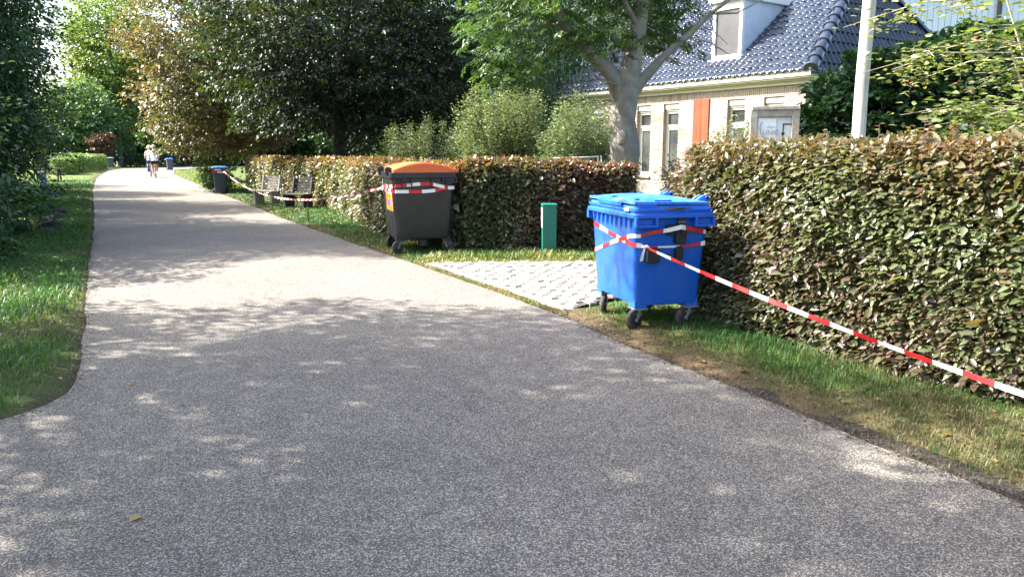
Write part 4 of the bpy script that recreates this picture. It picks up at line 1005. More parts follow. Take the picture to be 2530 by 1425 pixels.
# dormer: flat roof, white front with one window, zinc cheeks
zt = 5.74; d = hb(); t_in = (zt-Z0)/TF-.27
d.box((DS0, DT0, fz(DT0)-.1), (DS0+.10, DT0+.10, zt)); d.box((DS1-.10, DT0, fz(DT0)-.1), (DS1, DT0+.10, zt)); d.box((DS0+.1, DT0, zt-.2), (DS1-.1, DT0+.1, zt)); d.box((DS0+.1, DT0, fz(DT0)-.1), (DS1-.1, DT0+.1, fz(DT0)+.14))
dorm = d.build("dormer", WHITE, house, bevel=.006)
d = hb(); d.box((DS0+.1, DT0+.05, fz(DT0)+.1), (DS1-.1, DT0+.06, zt-.18)); d.build("dormer_pane", BLIND, dorm)
for x0, x1 in ((DS0+.005, DS0+.045), (DS1-.045, DS1-.005)):
    d = hb(); d.prism([(DT0+.101, fz(DT0+.1)-.1), (DT0+.101, zt), (t_in, zt), (t_in, zt-.12)], 0, x0, x1); d.build("dormer_cheek", ZINC, dorm)
d = hb(); d.box((DS0-.10, DT0-.12, zt), (DS1+.10, t_in+.3, zt+.16)); d.build("dormer_roof", WHITE, dorm, bevel=.01)
d = hb(); d.box((DS0-.05, DT0-.10, fz(DT0)-.06), (DS1+.05, DT0-.002, fz(DT0)+.03)); d.build("dormer_sill", WHITE, dorm, bevel=.01)

# --- the pale building behind ---
pb = empty("boarded_building", (19, 33, 0)); tag(pb, "pale blue boarded building rising behind the tiled roof", "building")
b = MB(); b.box((-4, 0, 0), (9, 6, 9)); b.build("wall", ZINC, pb)
for i in range(52):
    m = MB(); m.box((-3.98+i*.25, -.03, 4.6), (-3.76+i*.25, -.001, 8.6)); m.build("board", PALEB, pb)
b = MB(); b.box((-4.3, -.35, 8.6), (9.3, -.031, 8.95)); b.build("fascia", WHITE, pb)
b = MB(); b.tube([(.9, -.12, 0), (.9, -.12, 8.6)], .09, 10); b.build("downpipe", DARKM, pb)
b = MB(); b.add([(-4.4, -.5, 8.96), (9.4, -.5, 8.96), (9.4, 6.4, 11.5), (-4.4, 6.4, 11.5), (-4.4, -.5, 8.9), (9.4, -.5, 8.9), (9.4, 6.4, 11.4), (-4.4, 6.4, 11.4)], [(0, 1, 2, 3), (4, 7, 6, 5), (0, 4, 5, 1), (1, 5, 6, 2), (2, 6, 7, 3), (3, 7, 4, 0)]); b.build("roof", ROOFB, pb)

# --- utility pole and wooden sign behind the tall hedge ---
b = MB(); pts = [(.0, 0, -.3), (.01, 0, 1.2), (.0, .01, 2.6), (.02, 0, 4.2), (.03, 0, 6.5)]
b.tube(pts, [.098, .096, .093, .09, .085], 20); b.tube([(.012, -.075, 3.05), (.012, -.105, 3.06), (.012, -.106, 3.07)], [.03, .026, .01], 8)
o = b.build("utility_pole", POLEW, smooth=60); o.location = (5.08, 11.5, 0); tag(o, "bleached round timber pole rising behind the tall hedge", "pole")
sg = empty("garden_sign", (3.17, 9.5, 0), R(-10), .9); tag(sg, "weathered timber frame sign with a plastic-covered white board and black arrow", "sign")
for x in (-.268, .268):
    b = MB(); b.box((x-.048, -.05, -.2), (x+.048, .05, 2.40)); b.build("post", WOODG, sg, bevel=.006)
b = MB(); b.box((-.3, -.058, 2.19), (.3, .055, 2.24)); b.box((-.219, -.045, 2.10), (.219, .045, 2.19)); o = b.build("top_beam", WOODG, sg, bevel=.006); o.location.z = .21
b = MB(); b.box((-.22, -.012, 1.35), (.22, .012, 2.10)); bd = b.build("board", pm("covered_board", (.62, .66, .70), (.72, .75, .78), 5, .35), sg); bd.location.z = .21
b = MB()          # loose clear wrapping hanging in folds over one half of the board
nx = 14; L0 = []
for j, z in enumerate((2.08, 1.95, 1.75, 1.55, 1.38)):
    L0.append([(-.215+.235*i/nx*(1+.03*j), -.016-.012*abs(math.sin(i*1.3+j*.5))-.004*j, z) for i in range(nx+1)])
P = [p for r_ in L0 for p in r_]; F = [(j*(nx+1)+i, j*(nx+1)+i+1, (j+1)*(nx+1)+i+1, (j+1)*(nx+1)+i) for j in range(4) for i in range(nx)]
b.add(P, F); b.build("plastic_wrap", pm("plastic_wrap", (.72, .76, .80), (.85, .87, .9), 12, .18), bd, smooth=60)
b = MB(); b.box((.11, -.0165, 1.995), (.215, -.0125, 2.012)); b.box((.11, -.0165, 1.89), (.124, -.0125, 1.995)); b.add([(.09, -.015, 1.895), (.144, -.015, 1.895), (.117, -.015, 1.835)], [(0, 1, 2)]); b.build("arrow", INK, bd)
GREYI = pm("grey_ink", (.20, .21, .23), (.26, .27, .29), 10, .5)
text("lettering", "UNIC", .085, bd, (-.045, -.048, 1.895), (R(90), 0, 0), GREYI); text("lettering", "MAA", .045, bd, (-.045, -.048, 1.965), (R(90), 0, 0), GREYI)
b = MB(); b.tube([(-.16, -.042, 2.04), (-.19, -.042, 1.96), (-.17, -.042, 1.88), (-.13, -.044, 1.83), (-.06, -.044, 1.82), (0, -.044, 1.84)], .005, 5); b.build("drawn_line", GREYI, bd)

# --- white garden rail in the garden ---
b = MB(); M_ = Matrix.Translation((1.6, 15.6, 0))
for x0, x1, z0, z1 in ((-.55, .35, 1.55, 1.58), (-.55, .35, 1.42, 1.44), (-.55, -.5, 0, 1.58), (.35, .30, 1.6, 0)): b.tube([(x0, 0, z0), (x1, 0, z1)], .014, 6)
b.tube([(-.1, 0, 1.5), (0, -.1, 0)], .012, 6); b.tube([(.42, .1, 1.6), (.5, -.1, 0)], .014, 6)
o = b.build("drying_rack", WHITE); o.location = (1.35, 15.4, 0); tag(o, "thin white metal drying rack just visible over the low hedge", "drying rack")

# --- things across the lane ---
pt = empty("picnic_table", (-27.2, 45.5, 0), .4); tag(pt, "dark timber picnic table on the lawn across the lane", "table")
b = MB(); b.box((-.9, -.38, .72), (.9, .38, .77)); b.build("table_top", BARK_D, pt)
for y in (-.72, .72): b = MB(); b.box((-.9, y-.13, .42), (.9, y+.13, .46)); b.build("seat", BARK_D, pt)
for x in (-.6, .6):
    for sy in (-1, 1):
        b = MB(); b.tube([(x, sy*.65, 0), (x, sy*.2, .72)], .045, 6); b.build("leg", BARK_D, pt)
b = MB(); b.box((-.14, -.06, -.1), (.14, .06, .72)); b.box((-.15, -.07, .72), (.15, .07, .76)); o = b.build("marker_post", BLUEG, bevel=.01); o.location = (-22.7, 37.6, 0); tag(o, "short blue-grey marker post in the grass across the lane", "post")
rng = np.random.default_rng(8)
for i, (x, y, s) in enumerate([(-11.6, 19.6, .26), (-11.0, 18.2, .20), (-10.2, 17.0, .24), (-9.75, 16.1, .17), (-12.3, 21.0, .2), (-10.6, 17.7, .13)]):
    bm = bmesh.new(); bmesh.ops.create_icosphere(bm, subdivisions=3, radius=1); f = Field(rng, 2.0)
    for v in bm.verts: v.co *= 1 + .28*float(f(np.array([v.co[:]]))[0]); v.co.z *= .6
    me = bpy.data.meshes.new("boulder"); bm.to_mesh(me); bm.free(); me.materials.append(STONE); set_smooth(me, 60)
    o = mobj("boulder", me); o.scale = (s, s, s); o.location = (x, y, s*.12); tag(o, ["largest dark mossy boulder at the lane edge", "medium mossy boulder just before the largest one", "broad mossy boulder between two smaller ones", "small mossy boulder at the road end of the row", "mossy boulder at the thicket end of the row", "smallest mossy stone wedged among the boulders"][i], "boulder", "boulders along the lane edge")

# ------------------------------------------------------------------ cyclists
def skin_mesh(name, verts, edges, rad, mat, parent, sub=1):
    me = bpy.data.meshes.new(name); me.from_pydata(verts, edges, []); me.materials.append(mat); o = mobj(name, me, parent)
    sk = o.modifiers.new("skin", 'SKIN'); sk.use_smooth_shade = True
    for i, r_ in enumerate(rad):
        d_ = me.skin_vertices[0].data[i]; d_.radius = (r_, r_) if not isinstance(r_, tuple) else r_
        d_.use_root = (i == 0)
    ss = o.modifiers.new("sub", 'SUBSURF'); ss.levels = sub; ss.render_levels = sub; return o
def bicycle(label, loc, rz, bag):
    root = empty("bicycle", loc, rz, 1.2); tag(root, label, "bicycle", None)        # rides towards +y
    for y in (-.52, .55):
        b = MB(); n = 28
        b.loops([[(.018*math.cos(a), y+math.cos(t)*(.33+.018*math.sin(a)), .345+math.sin(t)*(.33+.018*math.sin(a))) for a in [2*math.pi*k/8 for k in range(8)]] for t in [2*math.pi*j/n for j in range(n)]], closed=True)
        w = b.build("wheel", TYRE, root, smooth=60); s_ = MB()
        for j in range(12): t = 2*math.pi*j/12; s_.tube([(.02*(-1)**j, y, .345), (0, y+math.cos(t)*.32, .345+math.sin(t)*.32)], .003, 4)
        s_.build("spokes", STEEL, w)
    b = MB()
    for p, q, r_ in (((0, -.52, .345), (0, -.05, .30), .012), ((0, -.05, .30), (0, -.18, .88), .016), ((0, -.05, .30), (0, .40, .78), .018), ((0, .40, .95), (0, .55, .345), .015), ((0, -.52, .345), (0, -.16, .80), .010), ((0, .40, .95), (0, .36, 1.08), .013)): b.tube([p, q], r_, 7)
    b.tube([(-.28, .18, 1.06), (-.22, .33, 1.09), (0, .37, 1.09), (.22, .33, 1.09), (.28, .18, 1.06)], .013, 7); b.build("frame", DARKM, root, smooth=60)
    b = MB(); b.loops([rrect(w_, l_, min(w_, l_)/2.4, z_, 4, 0, -.22) for w_, l_, z_ in ((.10, .20, .87), (.17, .26, .90), (.15, .24, .925))]); b.build("saddle", DARKM, root, smooth=50)
    b = MB(); b.box((-.07, -.72, .66), (.07, -.25, .68)); b.tube([(-.05, -.66, .66), (-.01, -.53, .36)], .007, 5); b.tube([(.05, -.66, .66), (.01, -.53, .36)], .007, 5); b.build("rack", DARKM, root)
    b = MB(); b.box((-.05, -.75, .60), (.05, -.72, .66)); b.build("tail_light", BERRY, root)
    if bag:
        b = MB(); b.loops([rrect(.14, .34, .04, z_, 4, -.13, -.5) for z_ in (.30, .34, .62, .66)]); b.build("pannier", DENIM, root, smooth=50)
    return root
def rider(label, loc, rz, shorts, flip, capmat):
    root = empty("person", loc, rz, 1.2); tag(root, label, "person", None); f = flip
    V = [(0, -.22, .98), (0, -.20, 1.12), (0, -.13, 1.32), (0, -.07, 1.45), (0, -.03, 1.54), (0, -.01, 1.62), (0, 0, 1.70),
         (-.17, -.09, 1.42), (-.24, .07, 1.22), (-.25, .22, 1.11), (.17, -.09, 1.42), (.24, .07, 1.22), (.25, .22, 1.11),
         (-.10, -.18, .95), (-.12, .16, .78 if f else .66), (-.11, .02, .42 if f else .28), (-.11, .12, .38 if f else .22),
         (.10, -.18, .95), (.12, .16, .66 if f else .78), (.11, .02, .28 if f else .42), (.11, .12, .22 if f else .38)]
    E = [(0, 1), (1, 2), (2, 3), (3, 4), (4, 5), (5, 6), (3, 7), (7, 8), (8, 9), (3, 10), (10, 11), (11, 12), (0, 13), (13, 14), (14, 15), (15, 16), (0, 17), (17, 18), (18, 19), (19, 20)]
    rad = [.14, .14, .15, .10, .055, .085, .075, .06, .045, .032, .06, .045, .032, .10, .065, .045, .035, .10, .065, .045, .035]
    skin_mesh("body", V, E, rad, SKIN, root)
    tv_ = [V[i] for i in (1, 0, 2, 3, 7, 8, 10, 11)]; skin_mesh("shirt", tv_, [(0, 1), (0, 2), (2, 3), (3, 4), (4, 5), (3, 6), (6, 7)], [.185, .175, .19, .12, .085, .062, .085, .062], SHIRT, root)
    sv_ = [V[0], V[13], tuple(np.array(V[13])*.25+np.array(V[14])*.75), V[17], tuple(np.array(V[17])*.25+np.array(V[18])*.75)]
    skin_mesh("shorts", sv_, [(0, 1), (1, 2), (0, 3), (3, 4)], [.17, .125, .09, .125, .09], shorts, root)
    b = MB(); b.M = Matrix.Translation((0, 0, 1.70)); b.loops([[(math.cos(t)*r_*.92, math.sin(t)*r_*1.08, z_) for t in [2*math.pi*j/16 for j in range(16)]] for r_, z_ in ((.125, -.02), (.13, .0), (.125, .05), (.10, .095), (.05, .12))]); b.build("cap", capmat, root, smooth=60)
    for sx in (-1, 1):
        z_ = (.38 if f else .22) if sx < 0 else (.22 if f else .38)
        b = MB(); b.loops([rrect(.085, .25, .035, z_-.09+q, 4, sx*.11, .13) for q in (0, .02, .06)]); b.build("shoe", SHIRT, root, smooth=50)
    for sx in (-1, 1):       # hands on the grips: palm, four fingers and thumb
        b = MB(); hx, hy, hz = sx*.262, .235, 1.085; b.loops([rrect(.035*k, .085, .012, z_, 3, hx, hy) for k, z_ in ((.8, hz-.02), (1, hz), (.8, hz+.025))])
        for k in range(4): y_ = hy+.032-k*.02; b.tube([(hx, y_, hz+.015), (hx-sx*.03, y_, hz+.012), (hx-sx*.038, y_, hz-.02)], [.009, .009, .007], 5)
        b.tube([(hx, hy+.03, hz), (hx-sx*.03, hy+.05, hz-.01)], [.010, .008], 5); b.build("hand", SKIN, root)
    return root
cd = math.atan2(.46, .89)       # heading along the lane (rotation from +y)
c1_ = (-23.95, 52.2, 0); c2_ = (-25.35, 54.6, 0)
bicycle("dark bicycle ridden by the cyclist in black shorts", c1_, cd, False); rider("cyclist in white shirt, beige cap and black shorts riding away along the lane", c1_, cd, SHORTS, False, CAPM)
bicycle("bicycle with a blue pannier riding ahead of the other bicycle", c2_, cd, True); rider("cyclist in white shirt and dark blue shorts riding ahead of the other", c2_, cd, DENIM, True, WHITEP)

# ------------------------------------------------------------------ trees and shrubs
GRN = [(.022, .055, .018), (.035, .080, .022), (.05, .105, .03), (.07, .13, .035)]
DGR = [(.015, .038, .018), (.022, .055, .024), (.032, .072, .028)]
COP = [(.009, .016, .012), (.014, .024, .014), (.024, .038, .016), (.034, .038, .016)]
RUS = [(.11, .055, .025), (.15, .085, .035), (.13, .12, .05), (.08, .10, .035), (.17, .13, .06)]
YEL = [(.12, .19, .05), (.18, .25, .06), (.23, .27, .07)]
LGR = [(.06, .12, .05), (.10, .17, .065), (.14, .21, .075)]

# copper beech
make_tree("copper_beech", "large dark copper beech with drooping skirt behind the low hedge", (-6.05, 27.3, 0), 101, (.7, .2, 5.0), (5.0, 4.2, 4.4), 1400, 56, .6, .125, .08, COP, r0=.24,
          shell=.35, lump=.20, low=2.45, droop_dir=.4, ntgt=40, mat=LEAF_BEECH, vj=.07, trunk=[(0, 0, -.1), (.02, 0, 1.5), (.05, .05, 3), (.2, .1, 4.5), (.4, .2, 6), (.6, .2, 7.6)])
# russet tree and its neighbours
make_tree("russet_tree", "russet and olive leaved tree overhanging the lane by the wheelie bin", (-13.2, 35.2, 0), 103, (.2, 0, 5.4), (3.4, 3.6, 4.6), 900, 60, .6, .14, .09, RUS, r0=.2, shell=.3, lump=.24, low=1.7, ntgt=30, vj=.09)
make_tree("leafy_tree", "bright green tree at the lane edge behind the russet tree", (-18.0, 47.5, 0), 105, (0, 0, 5.0), (3.4, 3.4, 4.4), 620, 60, .55, .15, .10, [(.06, .12, .03), (.10, .17, .04), (.14, .2, .05)], r0=.15, shell=.3, low=1.2)
make_tree("round_bush", "small bright green bush beside the wheelie bin", (-12.9, 33.9, 0), 107, (0, 0, .8), (.85, .8, .85), 150, 40, .22, .09, .055, [(.05, .11, .025), (.09, .17, .035)], r0=.04, shell=.3, ntgt=10, cat="bush")
# far trees closing the lane
far = [("tall_tree", "tall yellow-green tree at the bend of the lane", (-50.8, 101, 0), (0, 0, 13.0), (6.2, 6, 9.5), YEL, 111, 900),
       ("tall_tree", "dark green tree behind the dark low hedge at the bend", (-44.0, 106, 0), (0, 0, 8.5), (6, 6, 8.5), LGR, 113, 800),
       ("tall_tree", "broad mid green tree behind the long clipped hedge", (-52.5, 94, 0), (0, 0, 5), (5.5, 5, 5.2), LGR, 115, 700),
       ("tall_tree", "deep green tree closing the lane behind the lone blue-lidded bin", (-37.5, 104, 0), (0, 0, 7.2), (6.0, 5, 7.2), DGR, 117, 800)]
for nm, lb, loc, cen, rad, cols, sd, nc in far:
    make_tree(nm, lb, loc, sd, cen, rad, nc, 40, 1.15, .34, .22, cols, r0=.35, shell=.35, lump=.22, low=.4, freq=.25, bark=BARK)
make_tree("red_shrub", "reddish brown shrub under the broad green tree", (-46.2, 88.5, 0), 119, (0, 0, 2.9), (1.5, 1.2, 1.3), 60, 40, .5, .2, .13, [(.06, .026, .018), (.09, .045, .025)], r0=.08, shell=.3, cat="shrub")
fw = [o for o in COL.objects if o.name.startswith("tall_tree")]
def fcopy(i, lb, loc, rz, sc):
    o = copy_tree(fw[i]); o.location = loc; o.rotation_euler.z = rz; o.scale = (sc,)*3; o["label"] = lb
fcopy(2, "mid green tree far beyond the lawn across the lane", (-68, 88, 0), 1.0, 1.3); fcopy(2, "green tree at the far corner of the lawn", (-78, 78, 0), 2.0, 1.4); fcopy(3, "distant dark tree behind the bend of the lane", (-58, 118, 0), 1.5, 1.2)
fcopy(1, "distant tree seen past the cyclists", (-46, 124, 0), 2.5, 1.0); fcopy(3, "distant dark tree beyond the russet tree", (-33, 118, 0), .5, 1.25); fcopy(2, "distant tree beyond the bright green tree", (-25, 108, 0), 3.5, 1.2); fcopy(3, "distant tree behind the garden", (-14, 100, 0), 4.5, 1.3)
fcopy(2, "distant tree far behind the low hedge", (-1, 95, 0), 5.5, 1.4)
def conifer(label, loc, h, r, seed, cols):
    rng = np.random.default_rng(seed); root = empty("conifer", loc); tag(root, label, "conifer"); n = 16000
    z = rng.random(n)*h; rr = r*(1-(z/h)**1.6)*(.75+.3*np.sqrt(rng.random(n)))*(1+.18*np.sin(z*5)); a = rng.random(n)*6.283
    P = np.stack([np.cos(a)*rr, np.sin(a)*rr, z+.1], 1); D = np.stack([np.cos(a), np.sin(a), .5+rng.random(n)], 1); N = rng.normal(size=(n, 3))
    mobj("crown", leaf_mesh("crown", P, D, N, .16, .05, palette(rng, .5+.35*Field(rng, 2)(P)+rng.normal(size=n)*.1, cols), LEAF, False), root)
    b = MB(); b.tube([(0, 0, -.1), (0, 0, h*.9)], [.12, .02], 8); mobj("trunk", b.mesh("trunk", BARK_D), root)
conifer("olive green pointed conifer beside the clipped hedge", (-39.6, 66.5, 0), 3.6, 1.0, 121, [(.06, .09, .03), (.11, .13, .05), (.15, .14, .07)])
make_tree("round_bush", "loose grey-green bush under the pointed conifer", (-37.6, 65.5, 0), 123, (0, 0, .8), (1.1, 1.0, .9), 120, 40, .3, .12, .07, [(.05, .09, .04), (.09, .13, .06)], r0=.04, shell=.3, ntgt=8, cat="bush")

# trees across the lane that shade it
LT = dict(L=.095, W=.062)
tA = make_tree("roadside_tree", "dark leafy tree crowding the verge across the lane", (-12.9, 16.8, 0), 131, (0, 0, 5.0), (3.1, 3.5, 4.9), 950, 60, .5, .095, .062, GRN[:3], r0=.18, shell=.3, lump=.25, low=.25, ntgt=34)
tB = make_tree("roadside_tree", "tall sparse tree whose canopy arches over the lane mouth", (-8.6, 6.5, 0), 133, (.3, -.5, 5.9), (3.5, 3.3, 3.0), 400, 92, .47, .10, .065, GRN, r0=.2, shell=.2, lump=.3, ntgt=30)
tB.scale = (1, 1, 1.16)
def tcopy(src, label, loc, rz, sc):
    o = copy_tree(src); o.location = loc; o.rotation_euler = (0, 0, rz); o.scale = sc if isinstance(sc, tuple) else (sc,)*3; o["label"] = label; return o
tcopy(tA, "dark leafy tree behind the boulders across the lane", (-17.2, 24.0, 0), 1.9, (1.05, 1.05, .95))
tcopy(tA, "broad dark tree between the marker post and the boulders", (-22.6, 31.5, 0), 3.4, (1.15, 1.1, .78))
tcopy(tA, "dark tree overhanging the blue-grey marker post", (-29.0, 38.5, 0), 5.0, (1.1, 1.0, .9))
tcopy(tA, "tall dark tree rising behind the hazel shrub and bramble", (-12.2, 15.9, 0), 2.7, (1.0, .85, 1.12))
tcopy(tB, "tall sparse tree standing on the side road corner", (-6.6, 1.2, 0), 2.2, 1.0)
tcopy(tB, "tall sparse tree beyond the side road", (-10.5, -2.8, 0), 3.0, 1.1)
us = make_tree("verge_thicket", "dense dark thicket under the leafy tree across the lane", (-11.2, 15.2, 0), 145, (0, 0, 1.7), (1.7, 2.2, 2.3), 420, 46, .36, .09, .058, [(.018, .045, .018), (.028, .065, .022), (.045, .09, .03)], r0=.05, shell=.3, six=False, ntgt=24, cat="thicket", lump=.25)
tcopy(us, "dense dark thicket behind the boulders", (-14.3, 20.4, 0), 1.3, (1.0, 1.1, 1.35)); tcopy(us, "tall dark thicket beyond the boulders", (-18.6, 26.4, 0), 2.6, (1.1, 1.2, 1.6))
tcopy(us, "dark thicket short of the marker post", (-25.4, 32.6, 0), 4.0, (1.2, 1.2, 1.7)); tcopy(us, "dark thicket behind the hazel shrub", (-10.4, 12.4, 0), 5.2, (1.0, .8, 1.2))
# leafy shrub reaching into view across the lane
make_tree("hazel_shrub", "loose shrub with pale glinting sprays across the lane", (-8.15, 10.2, 0), 141, (-.3, .6, 1.7), (1.15, 1.5, 2.0), 240, 26, .32, .085, .05, [(.03, .065, .022), (.05, .09, .035), (.07, .12, .05)], r0=.05, shell=.35, six=True, ntgt=40, cat="shrub", lump=.3)
make_tree("bramble", "low bramble sprawling over the verge under the hazel shrub", (-8.7, 10.8, 0), 143, (0, 0, .35), (1.3, 2.2, .6), 200, 26, .25, .08, .055, [(.025, .06, .02), (.045, .095, .03)], r0=.02, shell=.2, six=True, ntgt=20, cat="shrub", lump=.3)

# ash with compound leaves
ash = empty("ash_tree", (2.25, 15.5, 0)); tag(ash, "old ash tree with a burred grey trunk and spreading limbs before the house", "tree")
b = MB(); TL = [(0, 0, -.2), (0, 0, .6), (-.02, 0, 1.2), (-.01, 0, 1.62), (-.02, 0, 1.85), (-.01, 0, 2.3), (0, 0, 2.8), (.02, 0, 3.1), (.12, 0, 3.6), (.22, 0, 4.2), (.26, .05, 5.0), (.2, .2, 6.2), (.4, .3, 8)]
b.tube(TL, [.30, .255, .24, .25, .25, .215, .235, .24, .17, .15, .13, .10, .04], 18)
trunk_v = len(b.v)
limbsA = [([(-.08, 0, 2.75), (-.35, -.05, 3.2), (-.85, -.1, 3.65), (-1.2, -.2, 3.95), (-1.55, -.3, 4.6), (-2.0, -.4, 5.4), (-2.3, -.3, 6.6)], [.20, .15, .125, .115, .10, .07, .03]),
          ([(.1, 0, 2.85), (.35, 0, 3.12), (.7, -.1, 3.5), (1.1, -.15, 3.85), (1.5, -.2, 4.25), (2.1, -.3, 4.7), (2.6, -.2, 5.4)], [.16, .10, .075, .06, .05, .04, .02]),
          ([(-1.2, -.2, 3.95), (-1.6, -.3, 4.05), (-2.1, -.4, 4.0), (-2.5, -.5, 3.9)], [.05, .04, .03, .012]), ([(-.85, -.1, 3.65), (-1.3, -.3, 3.75), (-1.75, -.5, 3.62)], [.04, .025, .01]),
          ([(.1, 0, 3.3), (-.25, -.2, 2.95), (-.6, -.3, 3.05), (-.9, -.35, 3.35)], [.03, .022, .018, .008]), ([(.2, 0, 4.0), (-.1, -.3, 4.4), (-.35, -.4, 4.9), (-.6, -.5, 5.6)], [.06, .05, .04, .02]),
          ([(1.1, -.15, 3.85), (1.5, -.4, 3.7), (1.9, -.6, 3.4)], [.025, .016, .006]), ([(.7, -.1, 3.5), (1.0, -.4, 3.3), (1.5, -.5, 3.25)], [.022, .014, .005]), ([(.3, 0, 4.8), (.8, .2, 5.6), (1.4, .3, 6.8)], [.09, .06, .02]), ([(.25, 0, 4.6), (-.5, .5, 5.6), (-1.0, .9, 6.8)], [.09, .06, .02]),
          ([(1.5, -.2, 4.25), (1.55, -.4, 3.9), (1.8, -.5, 3.65)], [.02, .012, .005]), ([(1.5, -.2, 4.25), (2.0, -.3, 4.25), (2.5, -.4, 4.5)], [.025, .015, .006])]
for P_, r_ in limbsA: b.tube(P_, r_, 10)
me = b.mesh("trunk", BARK, smooth=70, fix=False)
fb = Field(np.random.default_rng(9), 7); co = np.array([v.co[:] for v in me.vertices])
d = fb(co*np.array([1, 1, .8]))*.022 + Field(np.random.default_rng(10), 16)(co)*.010
rad_ = np.linalg.norm(co[:, :2], axis=1); w = np.exp(-((co[:, 2]-1.78)/.22)**2)*(.035+.035*np.abs(fb(co*1.3)))
for v, dd, r_, q, c in zip(me.vertices, d, rad_, w, co):
    if c[2] < 3.1 and r_ < .5: v.co += Vector((c[0], c[1], 0)).normalized()*(dd*1.0 + q)
mobj("trunk", me, ash)
bm = bmesh.new(); bmesh.ops.create_icosphere(bm, subdivisions=3, radius=1.0); f = Field(np.random.default_rng(60), 2.5)
for v in bm.verts: v.co *= 1 + .22*float(f(np.array([v.co[:]]))[0]); v.co = Vector((v.co.x*.10, v.co.y*.05, v.co.z*.14))
me = bpy.data.meshes.new("pruning_scar"); bm.to_mesh(me); bm.free(); me.materials.append(pm("scar_wood", (.30, .27, .22), (.20, .18, .15), 18, .9, bmp=.6, bscale=40)); set_smooth(me, 60); o = mobj("pruning_scar", me, ash); o.location = (-.12, -.27, 1.95); o.rotation_euler.z = -.4
def compound(name, centers, per, spread, rlen, seed, cols, parent, L=.115, W=.040):
    rng = np.random.default_rng(seed); c = np.repeat(np.array(centers), per, 0); n = len(c)
    base = c + rng.normal(size=(n, 3))*spread*np.array([1, 1, .6]); a = rng.random(n)*6.283
    D = unit(np.stack([np.cos(a), np.sin(a), -.25-.5*rng.random(n)], 1)); N = unit(np.array([0, 0, 1.]) + rng.normal(size=(n, 3))*.3); S = unit(np.cross(D, N)); U = np.cross(S, D)
    rl = rlen*(.7+.5*rng.random(n)); P_, D_, N_2, col, sz = [], [], [], [], []
    fld = Field(rng, .8); bc = palette(rng, .5+.35*fld(c)+rng.normal(size=n)*.15, cols, .15)
    for t in (.25, .42, .59, .76, .93):
        for s_ in (-1, 1):
            P_.append(base + D*(rl*t)[:, None] + U*(-.12*rl*t*t)[:, None]); D_.append(S*s_ + D*.55 + U*-.25 + rng.normal(size=(n, 3))*.1); N_2.append(U + rng.normal(size=(n, 3))*.2); col.append(bc); sz.append(1-.3*abs(t-.5))
    P_.append(base + D*rl[:, None]); D_.append(D); N_2.append(U); col.append(bc); sz.append(1.0)
    szs = np.concatenate([np.full(n, s_) for s_ in sz])
    me = leaf_mesh(name, np.concatenate(P_), np.concatenate(D_), np.concatenate(N_2), L*szs, W*szs, np.concatenate(col), LEAF, False); o = mobj(name, me, parent); return o
rng = np.random.default_rng(151); cen = []
for k in range(70):
    q = rng.random(3); cen.append((-2.9+2.2*q[0], -1.0+1.8*q[1], 3.55+1.6*q[2]))
for k in range(14): q = rng.random(3); cen.append((-2.65+.75*q[0], -.9+.8*q[1], 3.0+.6*q[2]))
for k in range(22): q = rng.random(3); cen.append((-.9+1.1*q[0], -.6+1.8*q[1], 3.7+1.3*q[2]))
for k in range(38): q = rng.random(3); cen.append((.4+.85*q[0], .1+1.5*q[1], 3.75+1.2*q[2]))
for k in range(260):
    dv = unit(rng.normal(size=(1, 3)))[0]; cen.append((.1+dv[0]*3.0*(.4+.6*rng.random()), .3+dv[1]*2.8*(.4+.6*rng.random()), 6.9+dv[2]*2.0))
compound("crown", cen, 11, .25, .27, 153, [(.03, .06, .022), (.042, .085, .028), (.075, .13, .035), (.13, .185, .05)], ash)

# weeping willow behind
wl_ = empty("weeping_willow", (1.5, 28.5, 0)); tag(wl_, "dark weeping willow hanging its strands behind the ash", "tree"); rng = np.random.default_rng(161)
b = MB(); b.tube([(0, 0, -.1), (.1, 0, 2), (0, .1, 4.5), (.2, 0, 7.5)], [.4, .33, .26, .1], 12)
SP, SD = [], []
for i in range(560):
    a = rng.random()*6.283; r_ = 3.6*math.sqrt(rng.random()); x, y = math.cos(a)*r_, math.sin(a)*r_*.8; top = 7.8 - .16*r_*r_ + rng.normal()*.3; bot = 1.0 + 2.2*rng.random()
    if i % 14 == 0: b.tube([(0.1, 0, 4.5), (x*.5, y*.5, top-.2), (x, y, top)], [.09, .05, .015], 6)
    k = int((top-bot)/.045); zz = np.linspace(top, bot, k); sw = rng.normal(size=2)*.12
    px_ = x + sw[0]*(1-(zz-bot)/(top-bot))**2 + rng.normal(size=k)*.025; py_ = y + sw[1]*(1-(zz-bot)/(top-bot))**2 + rng.normal(size=k)*.025
    SP.append(np.stack([px_, py_, zz], 1)); an = rng.random(k)*6.283; SD.append(np.stack([np.cos(an)*.35, np.sin(an)*.35, -np.ones(k)], 1))
SP = np.concatenate(SP); SD = np.concatenate(SD); m = len(SP)
mobj("crown", leaf_mesh("crown", SP, SD, rng.normal(size=(m, 3)), .13, .026, palette(rng, .5+.3*Field(rng, .8)(SP)+rng.normal(size=m)*.15, [(.018, .05, .028), (.03, .075, .038), (.045, .10, .045)]), LEAF, False), wl_)
mobj("trunk", b.mesh("trunk", BARK_D, smooth=60, fix=False), wl_)

